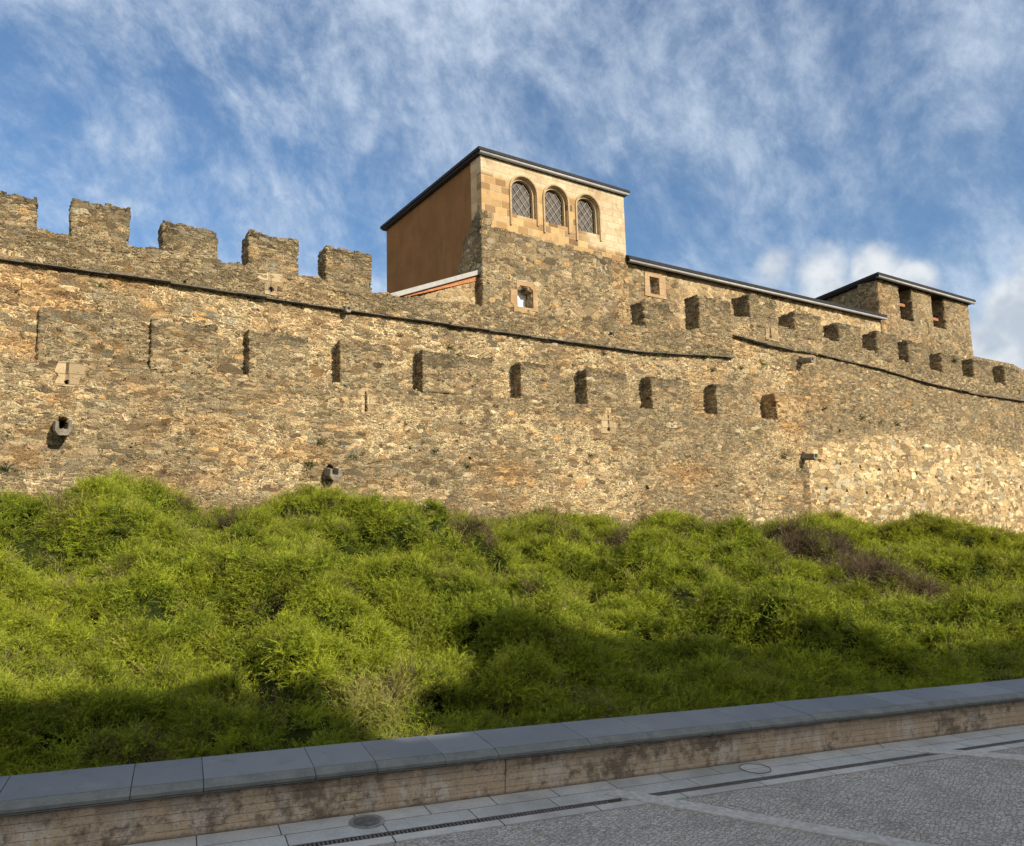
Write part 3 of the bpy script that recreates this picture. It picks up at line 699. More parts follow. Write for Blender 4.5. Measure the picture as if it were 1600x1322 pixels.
# ------------------------------------------------------------------ castle tower
TW = 2.6
TU0, TU1 = 0.83, 6.93; TZT = 13.60; TD = 7.25
def WU(px, py, u):
    v = ray(px, py); o = O + DU * u - CAM; t = o.dot(DU) / v.dot(DU); p = CAM + v * t
    return float((p - O).dot(DW)), float(p[2])
tower = wthing('castle_tower', 'square castle tower with three arched lattice windows and ochre rendered side', 'tower', 3.9, 6.6, 6.9)
bz = [W(755, 350, TW), W(865, 380, TW), W(975, 410, TW)]
wx = [W(806, 455, TW), W(831, 475, TW)]
win_u0, win_u1 = W(807.5, 465, TW)[0], W(832, 470, TW)[0]
win_z0, win_z1 = W(820, 481, TW)[1], W(815, 447, TW)[1]
sd = [WU(718, 420, TU0), WU(724, 385, TU0), WU(737, 352, TU0), WU(745, 345, TU0)]
def bnd(u): return np.interp(u, [p[0] for p in bz], [p[1] for p in bz])
def tow_occ(U, Wd, Z):
    k = np.floor(U / 0.26 + 50)
    top = bnd(U) + (_h(k, k * 0, k * 0, 77) - .5) * .10
    f = (Wd < TW + 0.42) & (Z < top)
    hole = (U > win_u0) & (U < win_u1) & (Z > win_z0) & (Z < win_z1 - np.clip((np.abs(U - (win_u0 + win_u1) / 2) - 0.12) * 3, 0, .14))
    f &= ~hole
    c = np.floor(Z / 0.2 + 40)
    wb = np.interp(Z, [sd[0][1], sd[1][1], sd[2][1], sd[3][1] + .2], [sd[0][0], sd[1][0], sd[2][0], TW + 0.3]) + (_h(c, c * 0, c * 0, 79) - .5) * .22
    sd_ = (U < TU0 + 0.34) & (Wd < wb) & (Z < sd[3][1] + 0.25)
    return f | sd_
def tow_def(co):
    u, w, z = co.T
    return np.stack([u, w + (fbm(u / 1.1, z / 0.9, 0, 91, 3) - .5) * .05 * (w < TW + .1), z], 1)
def tow_zone(co):
    u, w, z = co.T; n = fbm(u / 1.2, z / .8, w, 93, 3)
    return np.stack([0.5 * sm(.5, .65, n) + 0.6 * sm(-.5, 0, z - bnd(u)) + .4 * sm(1.1, .2, z - 8.0), 0 * u + .25 * sm(.55, .7, fbm(u / .6, z / .5, 0, 95, 2)), .35 * (u > 6.3) * (z < 11.2)], 1)
link('rubble_wall', vox('rubble_wall', axis(TU0 - 0.02, TU1, 0.034), axis(TW, TW + 4.2, 0.07), axis(6.6, 12.2, 0.034), tow_occ, tow_def, tow_zone), M_tow, tower)
archs = []
for (pl, pr, ax, ay, sx, sy) in ((795.5, 840.5, 812, 268.5, 837, 340), (848, 889.5, 862.5, 287, 885, 355), (899, 939, 914, 306, 934, 369)):
    a = W(pl, ay + 35, TW)[0]; b = W(pr, ay + 50, TW)[0]; archs.append((a, b, W(ax, ay, TW)[1], W(sx, sy, TW)[1]))
AS = sum(a[3] for a in archs) / 3; AT = sum(a[2] for a in archs) / 3
archs = [(a, b, AT, AS) for a, b, _, _ in archs]
def arch_pts(a, b, zt, zb, inset=0.0, n=20):
    a, b = a + inset, b - inset; r = (b - a) / 2; c = (a + b) / 2; zc = zt - inset - r
    return [(a, zb), (b, zb)] + [(c + r * cos(pi * i / n), zc + r * sin(pi * i / n)) for i in range(n + 1)]
INS = 0.085
holes = [arch_pts(a, b, zt, zb, INS) for a, b, zt, zb in archs]
holed('ashlar_wall', [(float(q), float(bnd(q)) - .07 + (.05 if int(k) % 2 else 0)) for k, q in enumerate(np.linspace(TU0, TU1, 22))] + [(TU1, TZT), (TU0, TZT)], holes, TW + 0.005, TW + 0.28, M_ash, tower)
M_mould = ashlar('arch moulding', bw=0.3, bh=0.3, c1=(0.40, 0.29, 0.16), c2=(0.50, 0.38, 0.23), stain=0.5)
for (a, b, zt, zb) in archs:
    w = MB()
    pth = arch_pts(a, b, zt, zb - 0.40, 0.035)[1:] + [(a + 0.035, zb - 0.40)]
    pth[0] = (b - 0.035, zb - 0.22)
    w.sweep(pth, [(-.035, TW - .0), (-.03, TW - .045), (0, TW - .06), (.03, TW - .045), (.035, TW)])
    win = w.build('arched_window', M_mould, tower, smooth=False); 
    w = MB(); p2 = arch_pts(a, b, zt, zb, INS + 0.03)[1:] + [(a + INS + 0.03, zb)]
    w.sweep(p2, [(-.03, TW + .22), (-.03, TW + .10), (.028, TW + .10), (.028, TW + .22)]); w.build('inner_moulding', M_mould, win)
    w = MB(); ins = INS + 0.09; q = arch_pts(a, b, zt, zb - .02, ins - .03); w.prism(q, TW + 0.24, TW + 0.26); w.build('pane', M_pane, win)
    w = MB(); r_ = (b - a) / 2 - ins; c_ = (a + b) / 2; zc_ = zt - ins - r_
    inside = lambda x, z: abs(x - c_) < r_ and z > zb and (z < zc_ or (x - c_) ** 2 + (z - zc_) ** 2 < r_ * r_)
    for sg in (1, -1):
        for k in np.arange(-12, 13):
            off = k * 0.33; seg = []
            for tt in np.linspace(-2, 2, 161):
                x = c_ + tt * 0.64; z = (zb + 0.7) + sg * tt * 0.77 + off
                if inside(x, z): seg.append((x, z))
            if len(seg) > 2: w.bar((seg[0][0], TW + .225 + .006 * sg, seg[0][1]), (seg[-1][0], TW + .225 + .006 * sg, seg[-1][1]), 0.011, 4)
    w.build('lattice', M_bars, win)
# small window
def small_window(parent, u0, u1, z0, z1, w, fr, corb=0.0, arms=()):
    hole = [(u0, z0), (u1, z0), (u1, z1 - corb), (u1 - corb, z1 - corb * .4), (u1 - corb, z1), (u0 + corb, z1), (u0 + corb, z1 - corb * .4), (u0, z1 - corb)] if corb else [(u0, z0), (u1, z0), (u1, z1), (u0, z1)]
    o = holed('window_surround', fr, [hole], w - 0.05, w + 0.36, M_quoin, parent)
    m = MB(); m.box(u0 - .3, u1 + .8, w + 0.37, w + 0.40, z0 - .4, z1 + .6); m.build('sky_panel', M_white, o)  # white panel added in place of bright sky seen through the opening
    return o
du = win_u1 - win_u0; dz = win_z1 - win_z0
small_window(tower, win_u0, win_u1, win_z0, win_z1, TW, [(win_u0 - .16, win_z0 - .24), (win_u0 + .30, win_z0 - .22), (win_u0 + .36, win_z0 - .08), (win_u1 + .18, win_z0 - .09), (win_u1 + .17, win_z1 - .1), (win_u1 + .07, win_z1 + .0), (win_u1 + .04, win_z1 + .17),
                                                                    (win_u0 - .02, win_z1 + .18), (win_u0 - .03, win_z1 - .16), (win_u0 - .26, win_z1 - .2), (win_u0 - .28, win_z0 + .1), (win_u0 - .15, win_z0)], corb=0.10)
# ochre side, right side and back
m = MB(); m.box(TU0 + 0.03, TU0 + 0.33, TW + 0.28, TW + TD, 6.6, TZT); m.build('side_wall', M_ochre, tower)
wq = [WU(735, 260, TU0)[0], WU(737, 345, TU0)[0]]
m = MB(); m.box(TU0 + 0.0, TU0 + 0.2, TW + 0.281, wq[0], sd[3][1] + .12, TZT); m.build('quoin', ashlar('quoin blocks', bw=0.5, bh=0.27, c1=(.40, .27, .13), c2=(.55, .42, .25)), tower)
m = MB(); m.box(TU1 - 0.30, TU1 - 0.004, TW + 0.43, TW + TD, 6.6, TZT); m.box(TU0 + 0.33, TU1 - 0.3, TW + TD - 0.3, TW + TD, 6.6, TZT); m.build('rear_wall', M_ochre, tower)
def hip(parent, poly, z, rise, over, thick=0.10):
    c = sum((Vector(p) for p in poly), Vector((0, 0))) / len(poly)
    n = len(poly); ed = []
    for i in range(n):
        p, a, b = Vector(poly[i]), Vector(poly[i - 1]), Vector(poly[(i + 1) % n])
        d1 = (p - a).normalized(); d2 = (p - b).normalized(); ed.append(p + (d1 + d2) * over)
    m = MB(); v = [(p.x, p.y, z) for p in ed] + [(p.x, p.y, z + thick) for p in ed]
    ins = [c + (p - c) * 0.22 for p in ed]
    v += [(p.x, p.y, z + thick + rise) for p in ins] 
    f = [tuple(range(n - 1, -1, -1))] + [(i, (i + 1) % n, (i + 1) % n + n, i + n) for i in range(n)] + [(i + n, (i + 1) % n + n, (i + 1) % n + 2 * n, i + 2 * n) for i in range(n)] + [tuple(range(2 * n, 3 * n))]
    m.add(v, f); r = m.build('roof', M_slate, parent)
    ins2 = [c + (p - c) * 0.985 for p in ed]
    m = MB(); m.add([(p.x, p.y, z - 0.07) for p in ins2] + [(p.x, p.y, z - 0.001) for p in ins2], [tuple(range(n - 1, -1, -1)), tuple(range(n, 2 * n))] + [(i, (i + 1) % n, (i + 1) % n + n, i + n) for i in range(n)])
    m.build('soffit', M_dark, r); return ed
def gutter(parent, p, q, r=0.07):
    m = MB(); p, q = Vector(p), Vector(q); d = (q - p).normalized(); s = Vector((d.y, -d.x, 0)).normalized()
    o_ = [(-1, .55), (-1, .1), (-1, -.35), (-.9, -.75), (.2, -.85), (.7, -.7), (1, -.3), (1, .5)]
    prof = [(a * r, b * r) for a, b in o_] + [(a * r * .85, b * r * .85 + (r * .1)) for a, b in o_[::-1]]
    k = len(prof); vs = [tuple(e + s * a + Vector((0, 0, b))) for e in (p, q) for a, b in prof]
    m.add(vs, [(j, (j + 1) % k, (j + 1) % k + k, j + k) for j in range(k)] + [tuple(range(k)), tuple(range(2 * k - 1, k - 1, -1))])
    L = (q - p).length; nb = int(L / 1.45)
    for i in range(1, nb + 1):
        c = p + d * (L * i / (nb + 0.5)); a = c - d * .012; b = c + d * .012
        vs = [tuple(e + s * x * 1.08 + Vector((0, 0, y * 1.12))) for e in (a, b) for x, y in prof[:8]]
        m.add(vs, [(j, j + 1, j + 9, j + 8) for j in range(7)])
    return m.build('gutter', M_gut, parent, smooth=True)
ed = hip(tower, [(TU0, TW), (TU1, TW), (TU1, TW + TD), (TU0, TW + TD)], TZT + 0.09, 1.0, 0.17, 0.10)
gutter(tower, (ed[0].x + .06, ed[0].y + .07, TZT + 0.045), (ed[1].x - .02, ed[1].y + .07, TZT + 0.055), 0.055)

# ------------------------------------------------------------------ long range to the right of the tower
rng_ = wthing('castle_range', 'long low stone range under a straight grey gutter, between the two towers', 'building', 15.0, 5.5, 6.9)
RW = 2.72; RZ = W(977, 403, 2.45)[1]
RU1 = W(1383, 497, 2.45)[0]
hu0, hu1 = W(1014, 447, RW)[0], W(1029, 449, RW)[0]; hz0, hz1 = W(1022, 460, RW)[1], W(1022, 434, RW)[1]
def rocc(U, Wd, Z): return ~((U > hu0) & (U < hu1) & (Z > hz0) & (Z < hz1))
def rdef(co): return co
def rzone(co):
    u, w, z = co.T; n = fbm(u / .9, z / .6, 0, 97, 3)
    g = sm(10.6, 9.0, u + (n - .5) * 2.5) * sm(.1, .5, 11.1 - z - (n - .5))
    return np.stack([0.75 * g, 0.42 * (1 - g) * sm(.25, .6, n), 0 * u], 1)
link('front_wall', vox('front_wall', axis(TU1 + 0.003, RU1 - 0.02, 0.045), axis(RW, RW + 0.45, 0.15), axis(6.6, RZ - 0.02, 0.04), rocc, rdef, rzone), M_range, rng_)
small_window(rng_, hu0, hu1, hz0, hz1, RW, [(hu0 - .26, hz0 - .12), (hu1 + .34, hz0 - .12), (hu1 + .32, hz1 + .05), (hu1 + .14, hz1 + .17), (hu0 - .20, hz1 + .15), (hu0 - .24, hz1)], 0.0)
m = MB(); m.box(RU1 - .5, RU1 - .03, RW + .45, RW + 5.5, 6.6, RZ - .02); m.box(TU1 + .003, RU1 - .03, RW + 5.5, RW + 5.9, 6.6, RZ - .02); m.build('rear_wall', M_range, rng_)
m = MB(); y0, y1, ym = 2.42, RW + 6.2, RW + 2.9
prof = [(y0, RZ + .0), (ym, RZ + 1.1), (y1, RZ + .0), (y1, RZ + .12), (ym, RZ + 1.23), (y0, RZ + .12)]
ua, ub = TU1 - .03, RU1 + .15
m.add([(ua, a, b) for a, b in prof] + [(ub, a, b) for a, b in prof], [(0, 1, 4, 5), (1, 2, 3, 4), (6, 11, 10, 7), (7, 10, 9, 8)] + [(i, i + 6, (i + 1) % 6 + 6, (i + 1) % 6) for i in range(6)])
m.build('roof', M_slate, rng_)
m = MB(); m.box(ua + .02, ub - .04, y0 + .03, RW + .1, RZ - .06, RZ - .012); m.build('eave_board', M_dark, rng_)
gutter(rng_, (ua + .03, y0 + .06, RZ - .05), (ub - .03, y0 + .06, RZ - .05), 0.06)

# ------------------------------------------------------------------ small tower further right
st_ = wthing('castle_turret', 'smaller square stone turret with two tall openings under a flat slate roof', 'tower', 27.5, 5.5, 6.9)
QW = 2.78
A0 = W(1371, 445, QW)[0]; A1 = W(1514.5, 500, QW)[0]; QZ = W(1370, 437, QW)[1]
vside = ray(417, 823); vs_ = np.array([vside.dot(DU), vside.dot(DW)]); vs_ = vs_ / np.linalg.norm(vs_)
if vs_[1] < 0: vs_ = -vs_
op = []
for (pa, ya, pb_, yb) in ((1404.5, 470, 1426, 482), (1456.5, 490, 1477.5, 500)): op.append((W(pa, ya, QW)[0], W(pb_, yb, QW)[0]))
oz = W(1426, 501, QW)[1], W(1478, 516, QW)[1]; oz = sum(oz) / 2
def socc(U, Wd, Z):
    o = np.ones(U.shape, bool)
    for a, b in op: o &= ~((U > a) & (U < b) & (Z > oz))
    k = np.floor(Z / 0.11 + 20); o &= U > A0 + (_h(k, k * 0, k * 0, 3) - .5) * .05
    a = W(1449, 505, QW); o &= ~((np.abs(U - a[0]) < .07) & (Z > W(1449, 523, QW)[1]) & (Z < a[1]) & (Wd < QW + .3))
    return o
link('front_wall', vox('front_wall', axis(A0 - .05, A1, 0.05), axis(QW, QW + 1.0, 0.1), axis(6.6, QZ, 0.045), socc, None, lambda co: np.stack([.35 * sm(.4, .7, fbm(co[:, 0] / 1.5, co[:, 2], 0, 9, 3)), 0 * co[:, 0] + .1, .4 * sm(.55, .7, fbm(co[:, 0], co[:, 2] / .7, 0, 19, 3))], 1)), M_tow, st_)
LS = 5.2
pA, pB = Vector((A0, QW)), Vector((A1, QW)); dS = Vector(vs_) * LS; pD, pE = pA + dS, pB + dS
def slab(name, p, q, th, z0, z1, mat, parent, inward):
    d = (q - p).normalized(); n = Vector((-d.y, d.x)) * th * inward
    m = MB(); c = [p, q, q + n, p + n]; m.add([(v.x, v.y, z0) for v in c] + [(v.x, v.y, z1) for v in c], [(0, 3, 2, 1), (4, 5, 6, 7), (0, 1, 5, 4), (1, 2, 6, 5), (2, 3, 7, 6), (3, 0, 4, 7)])
    return m.build(name, mat, parent)
# left side as a dense sheet so that its stones stand out
def side_sheet(name, p, q, z0, z1, th, mat, parent):
    d = (q - p); L = d.length; d = d / L; n = Vector((d.y, -d.x))
    us = axis(0, L, .05); ws = axis(0, th, th / 3); zs = axis(z0, z1, .05)
    def dfm(co): return np.stack([p.x + d.x * co[:, 0] + n.x * co[:, 1], p.y + d.y * co[:, 0] + n.y * co[:, 1], co[:, 2]], 1)
    me = vox(name, us, ws, zs, lambda U, a, Z: np.ones(U.shape, bool), dfm); me.flip_normals() if False else None
    return link(name, me, mat, parent)
o = side_sheet('side_wall', pA + Vector(vs_) * 1.02, pD, 6.6, QZ, 0.5, M_tow, st_)
_bm = bmesh.new(); _bm.from_mesh(o.data); bmesh.ops.recalc_face_normals(_bm, faces=_bm.faces[:]); _bm.to_mesh(o.data); _bm.free()
slab('rear_wall', pD, pE, .4, 6.6, QZ, M_tow, st_, -1); slab('side_wall', pB + Vector(vs_) * 1.02, pE, .4, 6.6, QZ, M_tow, st_, 1)
ed = hip(st_, [tuple(pA), tuple(pB), tuple(pE), tuple(pD)], QZ + 0.10, .7, 0.34, 0.13)
gutter(st_, (ed[0].x + .08, ed[0].y + .08, QZ + .05), (ed[1].x - .03, ed[1].y + .08, QZ + .05), 0.07)
for (a, b), py in zip(op, (471, 493)):
    zb_ = W(1418 if py == 471 else 1469, py + 6, QW)[1]
    m = MB(); m.box(a - .2, b - .25, QW + .25, QW + .40, zb_, zb_ + .15); m.build('beam', M_beam, st_)
m = MB(); a, b = op[1]; zl = W(1462, 470, QW)[1]; m.box(a + .02, a + .35, QW + .2, QW + .5, zl - .1, zl + .15); m.build('lamp_box', M_white, st_)

# ------------------------------------------------------------------ lean-to gable left of the tower
GW = TW + 0.35
g0, g1 = W(604, 464, GW), W(752, 424, GW)
lean = wthing('lean_to', 'pale stone lean-to gable with grey sloping flashing at the foot of the ochre wall', 'building', -1.0, GW + 1.5, 6.9)
sl_ = (g1[1] - g0[1]) / (g1[0] - g0[0])
def gocc(U, Wd, Z): return Z < g0[1] + sl_ * (U - g0[0]) - 0.26
link('gable_wall', vox('gable_wall', axis(g0[0] + .1, TU0 - .01, .035), axis(GW, GW + .3, .1), axis(6.6, g1[1], .035), gocc), M_gable, lean)
def strip(name, d0, d1, w0, w1, mat, s0=None, s1=None, t0=None):
    a = g0[0] + (0 if s0 is None else s0); b = TU0 - .005
    za, zb = g0[1] + sl_ * (a - g0[0]), g0[1] + sl_ * (b - g0[0])
    m = MB(); da0 = d0 if t0 is None else t0
    m.add([(a, w0, za + da0), (b, w0, zb + d0), (b, w0, zb + d1), (a, w0, za + d1), (a, w1, za + da0), (b, w1, zb + d0), (b, w1, zb + d1), (a, w1, za + d1)],
          [(0, 1, 2, 3), (4, 7, 6, 5), (0, 4, 5, 1), (3, 2, 6, 7), (1, 5, 6, 2), (0, 3, 7, 4)]); return m.build(name, mat, lean)
strip('flashing', -.10, .05, GW - .16, GW + 3.0, plain('flashing grey', (.30, .30, .29), .6, .15, 5), s0=-.1)
strip('brick_course', -.275, -.102, GW - .045, GW + .25, M_brickc, s0=.55, t0=-.16)

# ------------------------------------------------------------------ ruin beyond on the right, ground inside the walls
ru = wthing('ruined_wall', 'broken rubble wall top sloping down at the far right beyond the turret', 'wall', 42, 9, 6.9)
rp = [W(1505, 550, 8), W(1534, 543, 8), W(1560, 553, 8), (W(1600, 579, 8)), (W(1640, 600, 8))]
def ruo(U, Wd, Z):
    k = np.floor(U / .3 + 50); return Z < np.interp(U, [p[0] for p in rp], [p[1] for p in rp]) + (_h(k, k * 0, k * 0, 31) - .5) * .22
link('rubble_body', vox('rubble_body', axis(rp[0][0], rp[-1][0], .08), axis(8, 9, .2), axis(6.6, 12.5, .06), ruo, None, lambda co: np.stack([0 * co[:, 0] + .3, 0 * co[:, 0], 0 * co[:, 0]], 1)), M_tow, ru)
M_yard = plain('yard gravel', (.30, .26, .20), .95, .3, 3)
m = MB(); m.box(-30, 70, 1.3, 60, 6.3, 6.6); tag(m.build('courtyard_ground', M_yard, matrix=WALL_M), kind='structure')
# ------------------------------------------------------------------ street
def street_box(name, s0, s1, t0, t1, h0, h1, mat, parent=None, bev=0.0):
    m = MB(); m.box(s0, s1, t0, t1, h0, h1, bev); return m.build(name, mat, parent, STREET_M if parent is None else None)
# setts: real relief near the camera
m_, N = new_mat('granite setts')
P = N('ShaderNodeTexCoord').outputs['Object']
rot = N('ShaderNodeMapping', {'Vector': P, 'Rotation': (0, 0, radians(-38)), 'Scale': (1.0, 1.45, 1.0)}).outputs[0]
wv = N.vm('SCALE', N.vm('SUBTRACT', N.noise(P, 2.0, 2, col=True), (0.5, 0.5, 0.5)), scale=0.10)
q = N.vm('ADD', rot, wv)
vc = N.vor(q, 23.0, 'F1', 0.65); ve = N.vor(q, 23.0, 'DISTANCE_TO_EDGE', 0.65).outputs['Distance']
n1 = N.noise(P, 60, 4, .6); n2 = N.noise(P, 1.2, 4, .6); n3 = N.noise(P, 9, 3, .6)
r1, r2, r3 = N.sep(vc.outputs['Color'])
mk = N.rng(N.m('ADD', ve, N.m('MULTIPLY', N.m('SUBTRACT', n1, .5), .12)), 0.02, 0.13)
c = N.mix(r1, (.34, .32, .29), (.50, .475, .435)); c = N.mix(N.rng(r2, .8, .95), c, (.34, .29, .23))
c = N.mix(N.m('MULTIPLY', N.rng(n1, .35, .7), .4), c, (.55, .53, .50)); c = N.mix(mk, (.23, .215, .19), c)
c = N.mix(N.m('MULTIPLY', N.rng(n2, .45, .7), .3), c, (.14, .135, .12))
h = N.m('ADD', N.m('MULTIPLY', mk, N.rng(r3, 0, 1, .6, 1.1, smooth=False)), N.m('ADD', N.m('MULTIPLY', n1, .35), N.m('MULTIPLY', n3, .3)))
M_sett = finish(m_, N, c, .75, h, .007, spec=.35, method='BOTH', mid=1.2)
def grid(name, s, t, h, mat, M, kind='structure'):
    S_, T_ = np.meshgrid(s, t, indexing='ij'); co = np.stack([S_.ravel(), T_.ravel(), np.full(S_.size, h)], 1)
    ns, nt = len(s), len(t); i, j = np.meshgrid(np.arange(ns - 1), np.arange(nt - 1), indexing='ij'); i, j = i.ravel(), j.ravel()
    qd = np.stack([i * nt + j, (i + 1) * nt + j, (i + 1) * nt + j + 1, i * nt + j + 1], 1)
    return tag(link(name, np_mesh(name, co, qd), mat, matrix=M), kind=kind)
KERB0, KERB1, DR0, DR1 = -0.58, -0.477, -0.395, -0.473
grid('street_setts', axis(-6, 16, .014), axis(-3.2, KERB0, .014), 0.0, M_sett, STREET_M)
s_ = np.concatenate([np.linspace(-120, -6.02, 30), np.linspace(-5.98, 15.98, 10), np.linspace(16.02, 150, 30)])
_sr = MB()
_sr.box(-120, 160, -60, -3.2, -.30, -.012); _sr.box(-120, -6, -3.2, KERB0, -.30, -.012); _sr.box(16, 160, -3.2, KERB0, -.30, -.012); _sr.box(-6, 16, -3.2, KERB0, -.3, -.06)
tag(_sr.build('street', M_sett, matrix=STREET_M), kind='structure')
def flag(name, bw, rh, off, c1, c2, msz=.004, extra=1.0, rough=.6):
    m_, N = new_mat(name); P = N('ShaderNodeTexCoord').outputs['Object']; x, y, z = N.sep(P)
    br = N('ShaderNodeTexBrick', {'Vector': N.comb(N.m('ADD', x, 13.2), N.m('ADD', y, off), 0.0), 'Color1': (0, 0, 0, 1), 'Color2': (1, 1, 1, 1), 'Scale': 1.0, 'Mortar Size': msz, 'Mortar Smooth': .2, 'Brick Width': bw, 'Row Height': rh}, offset=.37, squash=1.25, squash_frequency=2)
    r = N.sep(br.outputs['Color'])[0]; n = N.noise(P, 4, 5, .65); n2 = N.noise(P, 45, 4, .6); n3 = N.noise(P, 0.8, 3, .6)
    c = N.mix(r, c1, c2); c = N.mix(N.m('MULTIPLY', N.rng(n, .42, .7), .45), c, tuple(v * .62 for v in c1)); c = N.mix(N.m('MULTIPLY', N.rng(n2, .4, .7), .25), c, tuple(min(1, v * 1.5) for v in c2))
    c = N.mix(N.m('MULTIPLY', N.rng(n3, .5, .65), .3), c, (.11, .105, .09))
    c = N.mix(br.outputs['Fac'], c, (.05, .047, .04))
    h = N.m('ADD', N.m('MULTIPLY', br.outputs['Fac'], -1.0), N.m('MULTIPLY', n2, .25))
    return finish(m_, N, c, rough, h, .006, spec=.4)
M_flag = flag('blue-grey paving', .52, .198, .4, (.40, .41, .395), (.52, .52, .50), rough=.5)
M_kerb = flag('pale kerb stone', .62, 3.0, 1.0, (.44, .425, .395), (.53, .515, .48), msz=.005)
_pv = MB(); _pv.box(-60, 100, DR0, 0.02, -.3, .004)
tag(_pv.build('pavement', M_flag, matrix=STREET_M), kind='structure')
_kb = MB(); _kb.box(-60, 100, KERB0, KERB1, -.3, .006); tag(_kb.build('kerb_band', M_kerb, matrix=STREET_M), kind='structure')
def band(name, p, q, wd, h, mat):
    p, q = Vector(p), Vector(q); d = (q - p).normalized(); n = Vector((-d.y, d.x)) * wd
    m = MB(); c = [p, q, q + n, p + n]; m.add([(v.x, v.y, -.1) for v in c] + [(v.x, v.y, h) for v in c], [(0, 3, 2, 1), (4, 5, 6, 7), (0, 1, 5, 4), (1, 2, 6, 5), (2, 3, 7, 6), (3, 0, 4, 7)])
    return tag(m.build(name, mat, matrix=STREET_M), kind='structure')
M_band = plain('granite band', (.44, .425, .395), .8, .25, 22, bump=.004)
band('stone_band', (0.66, -0.30), (3.2, -3.45), 0.17, .010, M_band)
band('stone_band', (3.86, -0.16), (7.1, -2.75), 0.19, .010, M_band)
# drain channel
M_ch = plain('drain iron', (.17, .15, .135), .6, .3, 20, metal=.3); M_pit = plain('drain pit', (.02, .018, .016), .9)
dr = thing('drain_channel', 'narrow dark slotted drain channel running along the edge of the paving', 'drain', STREET_M @ Matrix.Translation((2.0, DR0 - .036, 0)))
BASE[dr.name] = Vector((2.0, DR0 - .036, 0))
m = MB(); m.box(-60, 100, DR1 + .001, DR0 - .001, -.12, -.05); m.build('channel', M_pit, dr)
m = MB()
m.box(-8, 20, DR1 + .002, DR1 + .010, -.05, .003); m.box(-8, 20, DR0 - .010, DR0 - .002, -.05, .003)
for k in range(int(28 / .028)):
    s = -8 + k * .028
    if 0.62 < s < 0.80: continue
    m.box(s, s + .013, DR1 + .011, DR0 - .011, -.02, .001)
m.build('grate', M_ch, dr)
# manhole covers
def manhole(s, t, r, label, dark):
    o = thing('manhole_cover', label, 'manhole', STREET_M @ Matrix.Translation((s, t, 0)), None)
    m = MB(); n = 40
    def ring(r0, r1, z0, z1):
        v = [(cos(2 * pi * i / n) * r_, sin(2 * pi * i / n) * r_, z) for r_, z in ((r0, z0), (r1, z0), (r1, z1), (r0, z1)) for i in range(n)]
        m.add(v, [(a * n + i, a * n + (i + 1) % n, ((a + 1) % 4) * n + (i + 1) % n, ((a + 1) % 4) * n + i) for a in range(4) for i in range(n)])
    if dark:
        ring(r * .78, r, .0, .010); m.build('rim', M_gut if False else plain('rim iron', (.34, .34, .33), .5, .3, 14, metal=.5), o)
        m = MB(); m.add([(cos(2 * pi * i / n) * r * .76, sin(2 * pi * i / n) * r * .76, .0055) for i in range(n)], [tuple(range(n))])
        for k in range(-5, 6):
            hw = math.sqrt(max(0, (r * .7) ** 2 - (k * r * .13) ** 2)); m.box(-hw, hw, k * r * .13 - .002, k * r * .13 + .002, .0056, .008)
        m.build('lid', plain('lid iron', (.24, .24, .24), .45, .3, 18, metal=.5), o)
    else:
        ring(r * .95, r, .0, .009); m.build('rim', plain('rim dark', (.13, .13, .125), .5, .3, 14, metal=.5), o)
        m = MB(); m.add([(cos(2 * pi * i / n) * r * .94, sin(2 * pi * i / n) * r * .94, .0065) for i in range(n)], [tuple(range(n))]); m.build('lid', M_flag, o)
    return o
manhole(-1.185, -.178, .125, 'round iron manhole cover with a wide rim set in the paving', True)
manhole(2.245, -.195, .135, 'round paved-in manhole cover with only a thin dark ring showing', False)

# ------------------------------------------------------------------ low retaining wall
m_, N = new_mat('board-marked concrete')
P = N('ShaderNodeTexCoord').outputs['Object']; x, y, z = N.sep(P)
wz = N.m('ADD', z, N.m('MULTIPLY', N.m('SUBTRACT', N.noise(P, 3, 2), .5), .012))
ln = N.m('ABSOLUTE', N.m('SUBTRACT', N.m('FRACT', N.m('DIVIDE', wz, .052)), .5))          # .5 at a board joint
jn = N.m('MULTIPLY', N.rng(ln, .46, .495), N.rng(N.noise(N.comb(x, 0.0, N.m('FLOOR', N.m('DIVIDE', wz, .052))), 3.0, 2), .38, .55))
n1 = N.noise(N.comb(N.m('MULTIPLY', x, 1.0), y, N.m('MULTIPLY', z, 1.6)), 1.7, 5, .62); n2 = N.noise(P, 12, 6, .75); n3 = N.noise(P, 70, 3, .65); n4 = N.noise(N.comb(x, y, N.m('MULTIPLY', z, .35)), 4.2, 5, .72)
c = N.mix(N.rng(n1, .3, .7), (.52, .39, .26), (.70, .56, .41)); c = N.mix(N.m('MULTIPLY', N.rng(n4, .50, .60), .92), c, (.68, .59, .49))
c = N.mix(N.m('MULTIPLY', N.rng(N.m('ADD', N.m('MULTIPLY', n2, .5), N.m('MULTIPLY', n1, .5)), .46, .60), .82), c, (.13, .10, .07))
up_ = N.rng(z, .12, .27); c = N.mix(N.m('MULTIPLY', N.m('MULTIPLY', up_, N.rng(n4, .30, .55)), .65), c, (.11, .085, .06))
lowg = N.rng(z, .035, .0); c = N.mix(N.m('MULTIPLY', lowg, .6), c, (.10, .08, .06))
c = N.mix(N.m('MULTIPLY', N.rng(n3, .60, .68), .7), c, (.07, .055, .04)); c = N.mix(jn, c, (.09, .07, .05))
h = N.m('SUBTRACT', N.m('ADD', N.m('MULTIPLY', n2, .7), N.m('MULTIPLY', N.rng(n3, .62, .5), .5)), N.m('MULTIPLY', jn, 1.2))
M_conc = finish(m_, N, c, .92, h, .008, spec=.2)
m_, N = new_mat('slate coping')
P = N('ShaderNodeTexCoord').outputs['Object']
